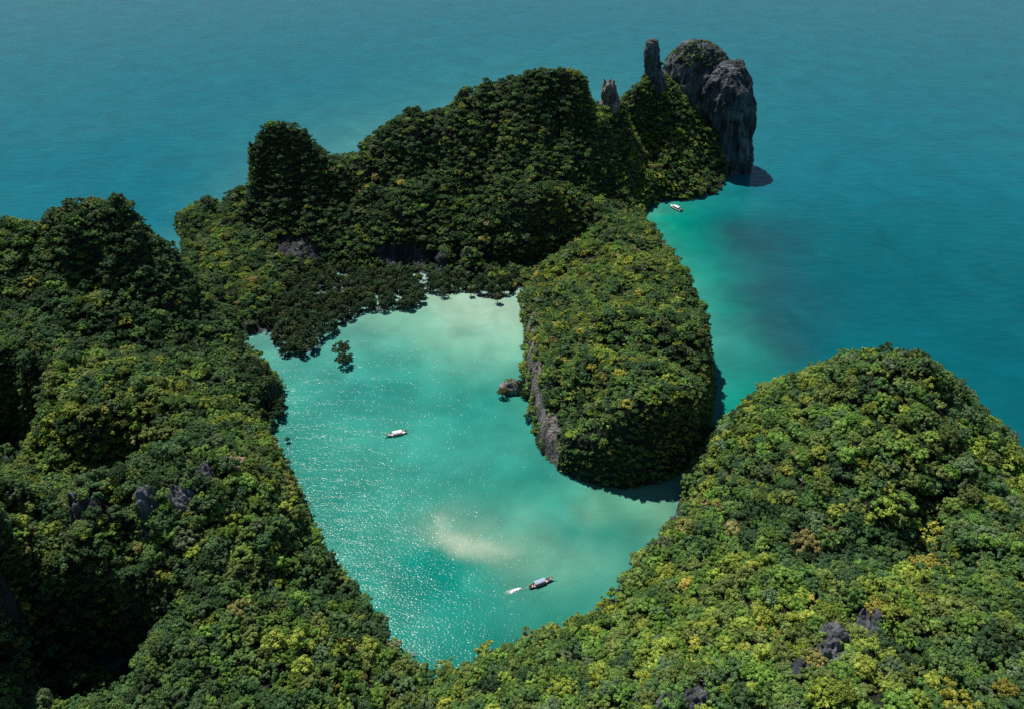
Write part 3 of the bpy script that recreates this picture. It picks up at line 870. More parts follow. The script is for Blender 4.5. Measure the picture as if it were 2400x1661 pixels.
CROWNS = [
    crown_mesh('crown_round', 1, 9, 2000, 0.082),
    crown_mesh('crown_cauliflower', 2, 13, 2200, 0.074, lobe_r=(0.26, 0.4)),
    crown_mesh('crown_flat', 3, 10, 1900, 0.082, flat=0.5),
    crown_mesh('crown_open', 4, 6, 1300, 0.088, flat=0.95, lobe_r=(0.26, 0.42), spread=1.1),
    crown_mesh('crown_tall', 5, 10, 2000, 0.082, flat=1.35, spread=0.78),
    crown_mesh('crown_ragged', 6, 11, 1700, 0.090, flat=0.9, lobe_r=(0.18, 0.44), spread=1.2, jitter=0.5),
    crown_mesh('crown_feathery', 7, 14, 2200, 0.066, flat=0.85, lobe_r=(0.2, 0.36), jitter=0.55, sub=9),
    crown_mesh('crown_wide', 8, 13, 2100, 0.078, flat=0.6, lobe_r=(0.26, 0.42), droop=0.15, spread=1.1),
]
SHRUB = crown_mesh('crown_shrub', 9, 6, 420, 0.16, flat=0.7, sub=4)
MANGROVE = [crown_mesh('crown_mangrove', 10 + k, 12, 1300, 0.085, flat=1.3, spread=0.75, lobe_r=(0.24, 0.38), jitter=0.6, sub=8) for k in range(3)]


def trunk_mesh(name, seed):
    """a tapered trunk with limbs reaching into a crown of radius 1"""
    r = random.Random(seed)
    mb = MB()
    mb.tube([(0, 0, -0.75), (0.03, 0.02, -0.2), (0.0, 0.04, 0.25), (0.02, 0.0, 0.6)], [0.10, 0.07, 0.05, 0.025], 6)
    for k in range(6):
        a = k * 1.05 + r.uniform(-0.3, 0.3)
        L = r.uniform(0.45, 0.7)
        z = r.uniform(-0.1, 0.3)
        mb.tube([(0, 0, z), (0.5 * L * math.cos(a), 0.5 * L * math.sin(a), z + 0.2), (L * math.cos(a), L * math.sin(a), z + 0.36)], [0.04, 0.028, 0.012], 5)
    return mb.mesh(name, M_BARK, True)


TRUNKS = [trunk_mesh('trunk_limbs', 3), trunk_mesh('trunk_limbs', 4)]

# ------------------------------------------------------------------ where the trees stand
PAL = {
    'dark green': (0.040, 0.082, 0.034), 'deep green': (0.057, 0.114, 0.042), 'mid green': (0.090, 0.165, 0.042), 'bright green': (0.135, 0.235, 0.040),
    'olive': (0.140, 0.188, 0.046), 'yellow-green': (0.225, 0.280, 0.040), 'golden': (0.330, 0.305, 0.048), 'grey-green': (0.105, 0.155, 0.075),
    'rusty': (0.200, 0.180, 0.060), 'pinkish brown': (0.270, 0.225, 0.120),
}
NAMES = list(PAL)
PCOL = np.array([PAL[k] for k in NAMES])
PCOL[:8] = PCOL[:8] * 0.86 + 0.14 * PCOL[2]
PROB = {   # chances of the colours above by hill
    'hill_right': [0.05, 0.11, 0.20, 0.20, 0.25, 0.150, 0.008, 0.04, 0.006, 0.001],
    'hill_middle': [0.12, 0.17, 0.19, 0.12, 0.24, 0.09, 0.018, 0.04, 0.01, 0.002],
    'hill_back': [0.27, 0.24, 0.20, 0.08, 0.10, 0.045, 0.006, 0.055, 0.005, 0.004],
    'hill_left': [0.25, 0.25, 0.21, 0.10, 0.10, 0.03, 0.006, 0.045, 0.007, 0.002],
}
SIZE = {'hill_right': (1.5, 5.4), 'hill_middle': (1.2, 4.0), 'hill_back': (1.2, 4.2), 'hill_left': (1.4, 5.2)}
MANG = np.array([un(*p, 0)[:2] for p in ((600, 735), (605, 760), (640, 803), (700, 803), (735, 765), (812, 706), (935, 702), (962, 664), (940, 630), (850, 615), (720, 605), (650, 650), (640, 690))])
MANG2 = np.array([un(*p, 0)[:2] for p in ((545, 870), (600, 850), (640, 910), (645, 945), (610, 990), (560, 960))])

tree_rows = []       # x, y, z, scale, variant, colour index, hill index
hash_grid = {}
shift_u = np.array([-1, -0.8, -0.2, 0.6, 0.7, 1.1, 0.9, 0, 0.4, 0.2])
REGION = [(un(500, 580, 10)[:2], 45, 0.8), (un(540, 650, 5)[:2], 30, 0.8), (un(1500, 330, 35)[:2], 40, 0.8), (un(200, 830, 48)[:2], 35, 1.2), (un(480, 960, 38)[:2], 28, 1.2), (un(1350, 560, 30)[:2], 45, 0.8), (un(750, 1450, 20)[:2], 35, 1.1),  # tree colour shifts by place; sunlight on the left ridge is tinted in
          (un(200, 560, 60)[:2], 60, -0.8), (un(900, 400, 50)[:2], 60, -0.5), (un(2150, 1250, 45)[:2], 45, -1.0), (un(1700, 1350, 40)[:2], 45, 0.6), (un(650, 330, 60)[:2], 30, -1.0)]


def free(p, r, cell=6.0):
    a, b, c = int(p[0] // cell), int(p[1] // cell), int(p[2] // cell)
    for i in (-1, 0, 1):
        for j in (-1, 0, 1):
            for k in (-1, 0, 1):
                for q in hash_grid.get((a + i, b + j, c + k), ()):
                    if (p[0] - q[0]) ** 2 + (p[1] - q[1]) ** 2 + 0.6 * (p[2] - q[2]) ** 2 < (0.60 * (r + q[3])) ** 2:
                        return False
    hash_grid.setdefault((a, b, c), []).append((p[0], p[1], p[2], r))
    return True


for c_ in clear_at:
    hash_grid.setdefault(tuple(int(v // 6.0) for v in c_[:3]), []).append(c_)
for hi_, (hname, (V, F, bare)) in enumerate(land_geo.items()):
    A, B, Cc, D = V[F[:, 0]], V[F[:, 1]], V[F[:, 2]], V[F[:, 3]]
    nr = np.cross(Cc - A, D - B)
    area = np.linalg.norm(nr, axis=1) / 2
    nz = nr[:, 2] / (2 * area + 1e-9)
    nr = nr / (2 * area[:, None] + 1e-9)
    cen = (A + B + Cc + D) / 4
    fb = bare[F].mean(1)
    ok = (cen[:, 2] > 0.5) & (cen[:, 1] > 50)
    n_c = int(area[ok].sum() * 0.42)
    idx = np.flatnonzero(ok)
    pick = rng.choice(idx, n_c, p=area[idx] / area[idx].sum())
    u, v = rng.random(n_c)[:, None], rng.random(n_c)[:, None]
    pts = (A[pick] * (1 - u) + B[pick] * u) * (1 - v) + (D[pick] * (1 - u) + Cc[pick] * u) * v
    s0, s1 = SIZE[hname]
    sz = 0.80 * (s0 + (s1 - s0) * rng.beta(1.3, 2.6, n_c))
    steep = smoothstep(0.62, 0.25, nz[pick])
    sz = sz * (1 - 0.42 * steep)
    sz *= 1 - 0.5 * smoothstep(0.2, 0.6, fb[pick])
    b_ = fb[pick] + 0.35 * fbm(pts, 1 / 6, 2, 91)
    keep = rng.random(n_c) > smoothstep(0.25, 0.62, b_) * {'hill_back': 0.86, 'hill_middle': 0.80}.get(hname, 0.96)
    inm = np.maximum(poly_dist(MANG, pts[:, :2]), poly_dist(MANG2, pts[:, :2]))
    keep &= ~((inm > -1.0) & (pts[:, 2] < 9))
    order = np.argsort(-sz + rng.normal(size=n_c) * 0.5)
    tone = fbm(pts, 1 / 30, 3, 101)
    tone2 = fbm(pts, 1 / 9, 2, 111)
    for k in order:
        if not keep[k]:
            continue
        p = pts[k] + nr[pick[k]] * sz[k] * 0.25 * steep[k]
        if tone2[k] > 0.42 and rng.random() < 0.75 or not free(p, sz[k] * rng.uniform(0.62, 1.12)):
            continue
        pr = np.array(PROB[hname])
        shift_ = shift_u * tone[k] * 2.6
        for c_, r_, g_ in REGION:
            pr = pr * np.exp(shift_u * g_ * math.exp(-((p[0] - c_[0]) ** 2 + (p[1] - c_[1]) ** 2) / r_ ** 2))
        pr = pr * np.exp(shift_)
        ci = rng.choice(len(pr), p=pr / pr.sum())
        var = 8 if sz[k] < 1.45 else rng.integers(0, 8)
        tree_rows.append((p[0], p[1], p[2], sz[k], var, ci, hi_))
# scrub on the free standing rocks and on the pale cliff
def scrub(cx, cy, cz, rx, ry, n, r0=0.9, r1=1.7, drop=0.05):
    for _ in range(n):
        a, q = rng.random() * 6.283, math.sqrt(rng.random())
        tree_rows.append((cx + rx * q * math.cos(a), cy + ry * q * math.sin(a), cz - drop * (q ** 2) * rx, rng.uniform(r0, r1), 8, int(rng.choice([0, 1, 1, 2, 4])), 2))


scrub(163, 607, 77.0, 7, 6, 24, drop=0.5)
scrub(139, 621, 88.0, 24, 14, 190, drop=0.62)
scrub(100.5, 592, 95.0, 3.0, 2.5, 6)
scrub(106, 590, 80, 1.6, 3, 6)
scrub(65.5, 549, 74, 3, 3, 4)
scrub(isl[0] - 1.2, isl[1] + 0.9, 4.9, 3.4, 1.8, 11, 0.8, 1.5, drop=0.3)
T = np.array(tree_rows)
print('trees', len(T))
FEATURE = [(2098, 1212, 'golden', 4.8, 'large golden tree standing tall on the right hillside'), (2085, 1268, 'golden', 4.4, 'second golden tree just below the large golden one'), (1815, 1213, 'rusty', 4.6, 'wide rusty brown crown in the middle of the right hill'),
           (2160, 1545, 'golden', 4.8, 'big golden olive tree near the bottom right corner'), (1835, 1338, 'golden', 2.2, 'small bright yellow crown above the dark rocks'), (1955, 1372, 'golden', 3.0, 'yellow tree directly behind the dark rocks'), (1700, 1400, 'golden', 2.2, 'yellow crown beside the white bare tree'),
           (2295, 1530, 'golden', 3.0, 'yellow tree cut off by the right photo edge'), (745, 1537, 'golden', 2.3, 'orange crown at the left bottom edge'), (45, 1383, 'golden', 2.0, 'bright yellow crown at far left beside the ravine'), (58, 1415, 'golden', 1.7, 'small yellow crown below the far left one'), (1450, 1010, 'golden', 0, ''), (1470, 350, 'pinkish brown', 2.2, 'pinkish crown in the forest below the rock tower'),
           (1505, 1262, 'golden', 2.6, 'yellowish crown on the right lagoon shore'), (1550, 1310, 'golden', 2.8, 'golden crown a little above the lagoon shore'), (1265, 730, 'yellow-green', 3.2, 'bright yellow round tree on the lagoon side of the islet'), (60, 1225, 'rusty', 2.6, 'rusty tree at the left photo edge')]
feature_of = {}
fx, fy, fd = project(np.stack([T[:, 0], T[:, 1], T[:, 2] + T[:, 3] * 1.0], 1))
for px, py, cn, fs, lab in FEATURE:
    if fs:
        dd = np.hypot(fx - px, fy - py) + 1000 * (T[:, 4] == 8)
        near = np.flatnonzero(dd < dd.min() + 14)
        k = near[np.argmin(fd[near])]
        T[k, 5], T[k, 3] = NAMES.index(cn), fs
        feature_of[int(k)] = lab
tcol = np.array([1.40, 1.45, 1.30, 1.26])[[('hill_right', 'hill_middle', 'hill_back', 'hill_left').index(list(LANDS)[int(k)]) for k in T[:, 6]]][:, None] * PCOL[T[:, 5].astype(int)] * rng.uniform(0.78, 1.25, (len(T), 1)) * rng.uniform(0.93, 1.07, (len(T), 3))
zc = T[:, 2] + T[:, 3] * np.where(T[:, 4] == 8, 0.0, rng.uniform(0.15, 0.72, len(T)))         # height of the crown's base above the ground
rot = rng.uniform(0, 6.283, len(T))

# the 290 trees that show largest stand as trees of their own
sx, sy, sd = project(np.stack([T[:, 0], T[:, 1], zc + T[:, 3] * 0.7], 1))
inframe = (sx > -10) & (sx < 2316) & (sy > 0) & (sy < 1606)
big = T[:, 3] * FPX / sd
cand = np.flatnonzero(inframe & (T[:, 4] < 8))
cand = cand[np.argsort(-big[cand])]


def hidden(i, samples=14):
    p = np.array([T[i, 0], T[i, 1], zc[i] + T[i, 3]])
    c = np.array([0, 0, CAM_H])
    for t in np.linspace(0.02, 0.35, samples):
        q = p + (c - p) * t
        if ground_z(q[0], q[1]) + 1.0 > q[2]:
            return True
    return False


single = [k for k in feature_of]
for i in cand:
    if len(single) >= 290:
        break
    if i not in feature_of and not hidden(i):
        single.append(i)
single_set = set(single)
mass = np.array([i for i in range(len(T)) if i not in single_set])

# ------------------------------------------------------------------ the forest as one mass
lib = bpy.data.collections.new('crown_library')
for k, me in enumerate(CROWNS + [SHRUB]):
    lib.objects.link(bpy.data.objects.new(f'crown_{k:02d}', me))


def forest_object(name, rows, label):
    pts = np.stack([T[rows, 0], T[rows, 1], zc[rows] - 0.15 * T[rows, 3]], 1)
    me = bpy.data.meshes.new(name)
    me.vertices.add(len(pts))
    me.vertices.foreach_set('co', pts.astype(np.float32).ravel())
    for an, typ, data in (('size', 'FLOAT', T[rows, 3]), ('turn', 'FLOAT', rot[rows]), ('kind_no', 'INT', T[rows, 4])):
        at = me.attributes.new(an, typ, 'POINT')
        at.data.foreach_set('value', np.asarray(data, np.int32 if typ == 'INT' else np.float32))
    at = me.attributes.new('tree_color', 'FLOAT_VECTOR', 'POINT')
    at.data.foreach_set('vector', tcol[rows].astype(np.float32).ravel())
    o = link(bpy.data.objects.new(name, me))
    ng = bpy.data.node_groups.new('forest_crowns', 'GeometryNodeTree')
    ng.interface.new_socket('Geometry', in_out='INPUT', socket_type='NodeSocketGeometry')
    ng.interface.new_socket('Geometry', in_out='OUTPUT', socket_type='NodeSocketGeometry')
    gi, go = ng.nodes.new('NodeGroupInput'), ng.nodes.new('NodeGroupOutput')
    ci = ng.nodes.new('GeometryNodeCollectionInfo')
    ci.inputs['Collection'].default_value = lib
    ci.inputs['Separate Children'].default_value = True
    ci.inputs['Reset Children'].default_value = True
    ip = ng.nodes.new('GeometryNodeInstanceOnPoints')
    ip.inputs['Pick Instance'].default_value = True

    def attr(n, t):
        a = ng.nodes.new('GeometryNodeInputNamedAttribute')
        a.data_type = t
        a.inputs['Name'].default_value = n
        return a.outputs['Attribute']
    cx = ng.nodes.new('ShaderNodeCombineXYZ')
    ng.links.new(attr('turn', 'FLOAT'), cx.inputs[2])
    ng.links.new(gi.outputs[0], ip.inputs['Points'])
    ng.links.new(ci.outputs[0], ip.inputs['Instance'])
    ng.links.new(attr('kind_no', 'INT'), ip.inputs['Instance Index'])
    ng.links.new(cx.outputs[0], ip.inputs['Rotation'])
    ng.links.new(attr('size', 'FLOAT'), ip.inputs['Scale'])
    ng.links.new(ip.outputs[0], go.inputs[0])
    md = o.modifiers.new('crowns', 'NODES')
    md.node_group = ng
    tag(o, label, kind='stuff')
    return o


forest_object('forest', mass, 'dense jungle canopy covering the limestone hills')

# ------------------------------------------------------------------ the nearest trees, one by one
protos = {}


def place_tree(name, crown, trunk, loc, s, rz, color, sz=1.0):
    root = bpy.data.objects.new(name, None)
    root.empty_display_size = 0.5
    root.location = loc
    root.rotation_euler = (0, 0, rz)
    root.scale = (s, s, s * sz)
    COL.objects.link(root)
    for pn, me in (('crown', crown), ('trunk', trunk)):
        key = (pn, me.name)
        if key not in protos:
            protos[key] = bpy.data.objects.new(pn, me)
        c = protos[key].copy()
        c.name = pn
        COL.objects.link(c)
        c.parent = root
        if pn == 'crown':
            c['tree_color'] = [float(x) for x in color]
    return root


ORD = ['leftmost'] + [w + ' from left' for w in 'second third fourth fifth sixth seventh eighth ninth tenth eleventh twelfth thirteenth fourteenth fifteenth'.split()]
SHAPE = ['round', 'lumpy', 'flat-topped', 'open', 'tall', 'ragged', 'feathery', 'wide']
NUM = ['no', 'one', 'two', 'three', 'four', 'five', 'six', 'seven', 'eight', 'nine', 'ten', 'eleven', 'twelve']


def zone(x, y):
    if x < 870:
        if y < 1050:
            return 'on the left ridges'
        if x < 420:
            return 'around the dark ravine' if y > 1280 else 'below the left ridge rocks'
        return 'above the sparkling water' if y < 1350 else 'at the left bottom edge'
    if x < 1250:
        return 'at the lagoon near end'
    if x < 1650:
        return 'by the right lagoon shore' if y < 1480 else 'below the moving boat'
    if x < 2000:
        return 'left of the dark rocks' if y < 1430 else 'below the dark rocks'
    return 'near the right photo edge' if y < 1380 else 'in the bottom right corner'


meta = []
for i in single:
    meta.append((NAMES[int(T[i, 5])], SHAPE[int(T[i, 4])], zone(sx[i], sy[i])))
sets = {}
for i, mt in zip(single, meta):
    sets.setdefault(mt, []).append(i)
for mt, ids in sets.items():
    ids.sort(key=lambda i: sx[i])
label_of = {}
for mt, ids in sets.items():
    for k, i in enumerate(ids):
        if len(ids) == 1:
            label_of[i] = f'{mt[0]} {mt[1]} tree {mt[2]}'
        else:
            o_ = 'rightmost' if k == len(ids) - 1 else ORD[min(k, 14)]
            label_of[i] = f'{o_} of the {mt[0]} {mt[1]} trees {mt[2]}'
for i, mt in zip(single, meta):
    v = int(T[i, 4])
    r = place_tree('jungle_tree', CROWNS[v], TRUNKS[i % 2], (T[i, 0], T[i, 1], zc[i] - 0.15 * T[i, 3]), T[i, 3], rot[i], tcol[i])
    tag(r, feature_of.get(int(i), label_of[i]), 'tree', 'nearest trees of the jungle canopy')

# ------------------------------------------------------------------ mangroves and saplings in the lagoon
mang_pts = []


def fill(poly, n, rmin):
    lo, hi = poly.min(0), poly.max(0)
    got, t = 0, 0
    while got < n and t < 6000:
        t += 1
        q = lo + (hi - lo) * rng.random(2)
        if poly_dist(poly, q[None])[0] > 0.6 and all((q[0] - a) ** 2 + (q[1] - b) ** 2 > rmin ** 2 for a, b, _ in mang_pts):
            mang_pts.append((q[0], q[1], 0))
            got += 1


fill(MANG, 245, 2.35)
n1_ = len(mang_pts)
fill(MANG2, 30, 3.2)
n2_ = len(mang_pts)
fill(np.array([un(*p, 0)[:2] for p in ((968, 664), (1040, 657), (1118, 672), (1165, 655), (1165, 630), (960, 636))]), 28, 2.6)
mx_, my_, _ = project(np.array([(a, b, 3.0) for a, b, _ in mang_pts]))
order = sorted(range(len(mang_pts)), key=lambda k: (k >= n1_, round(my_[k] / 14), mx_[k]))
for k in order:
    a, b, _ = mang_pts[k]
    s = rng.uniform(2.5, 3.8)
    col = np.array((0.046, 0.088, 0.034)) * rng.uniform(0.8, 1.3) * rng.uniform(0.93, 1.07, 3)
    if rng.random() < 0.12:
        col = np.array((0.085, 0.12, 0.04))
    r = place_tree('mangrove_tree', MANGROVE[k % 3], TRUNKS[k % 2], (a, b, max(0.0, ground_z(a, b)) + 0.5 * s + rng.uniform(0, 1.0)), s, rng.uniform(0, 6.28), col)
    if k < n1_:
        e_ = poly_dist(MANG, np.array([[a, b]]))[0]
        x_, y_ = mx_[k], my_[k]
        row = 'back edge' if y_ < 640 else 'water edge' if e_ < 3.2 else 'outer row' if e_ < 7 else 'middle'
        where = 'left tip' if x_ < 660 else 'left part' if x_ < 720 else 'part above the lone tree' if x_ < 790 else 'centre' if x_ < 850 else 'right part' if x_ < 905 else 'right tip'
        tag(r, f'dark mangrove tree at the {row} of the stand, {where}', 'tree', 'mangroves at the head of the lagoon')
    else:
        tag(r, 'bushy dark tree on the sandy edge under the far cliff' if k >= n2_ else 'dark mangrove tree in the shore clump below the left ridge', 'tree', 'trees on the sandy far edge' if k >= n2_ else 'mangroves under the left ridge')

for (px, py, s, lab) in ((769, 779, 4.6, 'rounded mangrove tree standing alone in the lagoon off the stand'), (775, 803, 3.9, 'lower mangrove tree touching the lone one in the lagoon'), (578, 795, 3.0, 'small mangrove tree in the water by the left shore'), (602, 818, 1.5, 'tiny dark sapling standing in pale water by the left shore'),
                         (647, 988, 1.3, 'tiny lone sapling in the lagoon right of the left shore clump'), (1190, 936, 2.0, 'dark round shrub in the water at the pale cliff foot'), (1170, 866, 3.0, 'leafy tree between the boulder and the pale cliff'), (1130, 880, 2.4, 'olive bush on the lagoon end of the boulder'), (1143, 862, 2.2, 'yellowish bush on top of the boulder'), (1182, 884, 2.2, 'bush at the cliff foot just right of the boulder'),
                         (950, 655, 2.8, 'pale leafy tree at the right end of the mangrove stand'), (1120, 668, 3.0, 'pale leafy tree at the edge of the sand below the dark cliff'), (1000, 655, 2.8, 'dark tree on the sandy edge right of the mangroves'), (1060, 655, 2.7, 'dark tree in the middle of the sandy lagoon edge')):
    p = un(px, py, 0.75 * s + 0.6 * s)
    zb = 0.72 * s
    if 'boulder' in lab and 'between' not in lab and 'right of' not in lab:
        zb = 2.4
        p = un(px, py, 3.6)
    c = np.array((0.095, 0.105, 0.05)) if 'pale' in lab and 'cliff' not in lab.split('pale')[1][:8] and 'water' not in lab else np.array((0.15, 0.14, 0.03)) if 'yellowish' in lab else np.array((0.095, 0.10, 0.03)) if 'olive' in lab else np.array((0.042, 0.070, 0.026))
    r = place_tree('mangrove_tree' if 'mangrove' in lab else 'bush' if ('bush' in lab or 'shrub' in lab) else 'sapling' if 'sapling' in lab else 'shore_tree', CROWNS[1] if 'mangrove' in lab else MANGROVE[int(px) % 3] if 'tree' in lab or 'sapling' in lab else CROWNS[0], TRUNKS[0], (p[0], p[1], zb), s, px % 6.28, c)
    tag(r, lab, 'bush' if ('bush' in lab or 'shrub' in lab) else 'tree')

# ------------------------------------------------------------------ bleached dead trees


def dead_tree(px, py, size, seed, label):
    r = random.Random(seed)
    p = None
    for Yq in np.arange(100, 300, 0.5):           # walk down the view ray until it meets the hill
        q = un(px, py, None, Yq)
        if ground_z(q[0], q[1]) >= q[2] - 1.5:
            p = q
            break
    if p is None:
        return
    root = empty('dead_tree', (p[0], p[1], p[2] - 2.0), r.uniform(0, 6))
    tag(root, label, 'tree', 'bare dead trees in the canopy')
    tr = MB()
    tr.tube([(0, 0, -1), (0.1, 0, 1), (0.05, 0.1, 2.6), (0.2, 0.1, 3.6)], [0.24, 0.2, 0.15, 0.1], 6)
    tr.build('trunk', M_DEAD, root, True)
    for k in range(8):
        br = MB()

        def grow(a, d, L, w, depth):
            b = a + d * L
            m_ = (a + b) / 2 + np.array([r.uniform(-.1, .1) * L for _ in range(3)])
            br.tube([a, m_, b], [w, w * 0.8, w * 0.55], 5)
            if depth:
                for _ in range(3 if depth > 1 else 2):
                    nd = d + np.array([r.uniform(-.75, .75), r.uniform(-.75, .75), r.uniform(-.3, .6)])
                    grow(b if r.random() < 0.6 else m_, nd / np.linalg.norm(nd), L * r.uniform(0.55, 0.8), w * 0.55, depth - 1)
        an = k * 0.785 + r.uniform(-.3, .3)
        d = np.array([math.cos(an), math.sin(an), r.uniform(0.35, 1.1)])
        grow(np.array([0.08, 0.05, r.uniform(2.0, 3.5)]), d / np.linalg.norm(d), size * r.uniform(0.35, 0.5), 0.12, 2)
        br.build('branch', M_DEAD, root, True)


for q in ((1707, 1372, 2.6, 1, 'white bare tree with spreading branches high on the right hillside'), (1760, 1515 - 30, 0, 2, ''), (1590, 1535, 3.2, 3, 'large bleached bare tree near the bottom edge of the right hill'), (1545, 1518, 2.6, 4, 'grey leafless tree left of the large bleached one'), (1810, 1470, 2.0, 5, 'small bare snag beside the dark rocks at lower right'),
          (1240, 1560, 2.2, 6, 'bare pale stem among trees at the bottom edge'), (2260, 1335, 2.4, 7, 'thin white bare tree near the right edge of the photo'), (1807, 1085, 2.2, 8, 'slender bare tree halfway up the right hill'), (930, 1475, 3.0, 9, 'grey leafless tree at the near tip of the lagoon'), (430, 905, 2.0, 10, 'pale bare branches on the crest of the left hill'), (1910, 1590 - 30, 2.2, 11, 'leaning bare trunk at the lower right below the dark rocks')):
    if q[2]:
        dead_tree(*q)

# ------------------------------------------------------------------ boats
M_WHITE = simple_mat('white_paint', (0.80, 0.79, 0.77), 0.35, noise=0.06)
M_CREAM = simple_mat('worn_wood_deck', (0.52, 0.42, 0.34), 0.7, noise=0.2)
M_BROWN = simple_mat('brown_hull_wood', (0.10, 0.055, 0.035), 0.5, noise=0.25)
M_NAVY = simple_mat('navy_paint', (0.02, 0.03, 0.07), 0.4)
M_CLOTH = simple_mat('white_awning', (0.78, 0.74, 0.76), 0.8, noise=0.06)
M_BLUEC = simple_mat('blue_grey_awning', (0.34, 0.42, 0.53), 0.8, noise=0.12)
M_BLACK = simple_mat('black_metal', (0.012, 0.012, 0.014), 0.4)
M_STEEL = simple_mat('steel_shaft', (0.10, 0.10, 0.10), 0.4, 0.6)
M_RIB = simple_mat('bow_ribbon', (0.55, 0.10, 0.06), 0.7)
M_GLASS = simple_mat('dark_glass', (0.02, 0.03, 0.04), 0.08)
M_ORANGE = simple_mat('orange_stripe', (0.60, 0.16, 0.07), 0.4)
M_SKIN = simple_mat('skin', (0.36, 0.20, 0.13), 0.55)
M_HAIR = simple_mat('black_hair', (0.01, 0.008, 0.007), 0.5)
M_FOAM = None


def hull_sections(L, beam, depth, bow_rise, stern_rise, n=26, transom=0.55, bow_pow=0.75):
    rows = []
    for i in range(n + 1):
        t = i / n                                   # 0 stern, 1 bow
        x = (t - 0.5) * L
        if t < 0.45:
            w = transom + (1 - transom) * math.sin(t / 0.45 * math.pi / 2)
        else:
            w = max(0.015, 1 - ((t - 0.45) / 0.55) ** 2.0) ** bow_pow
        w *= beam / 2
        top = depth * 0.55 + bow_rise * max(0, (t - 0.5) / 0.5) ** 2.4 + stern_rise * max(0, (0.4 - t) / 0.4) ** 2
        bot = -depth * 0.45 + (bow_rise * 0.75 + depth * 0.45) * max(0, (t - 0.62) / 0.38) ** 2
        rows.append((x, w, top, bot))
    return rows


def build_hull(L, beam, depth, bow_rise, stern_rise, mat, parent, **kw):
    rows = hull_sections(L, beam, depth, bow_rise, stern_rise, **kw)
    mb = MB()
    g = []
    for x, w, top, bot in rows:
        sec = []
        for s, zf in ((-1.0, 1.0), (-0.94, 0.55), (-0.72, 0.2), (-0.30, 0.03), (0.0, 0.0), (0.30, 0.03), (0.72, 0.2), (0.94, 0.55), (1.0, 1.0)):
            sec.append((x, s * w, bot + (top - bot) * zf))
        # turn in over the gunwale
        sec = [(x, -w * 0.86, top - 0.02)] + sec + [(x, w * 0.86, top - 0.02)]
        g.append(sec)
    mb.grid(g)
    m = len(g[0])
    mb.f.append(tuple(range(m - 1, -1, -1)))        # transom
    hull = mb.build('hull', mat, parent, True)
    return hull, rows


def deck_part(rows, z_of, mat, parent, name='deck', t0=0.0, t1=1.0, k=0.87):
    mb = MB()
    g = []
    n = len(rows) - 1
    for i, (x, w, top, bot) in enumerate(rows):
        if t0 <= i / n <= t1:
            z = z_of(x, top)
            g.append([(x, -w * k, z), (x, 0, z + 0.015), (x, w * k, z)])
    mb.grid(g)
    return mb.build(name, mat, parent)


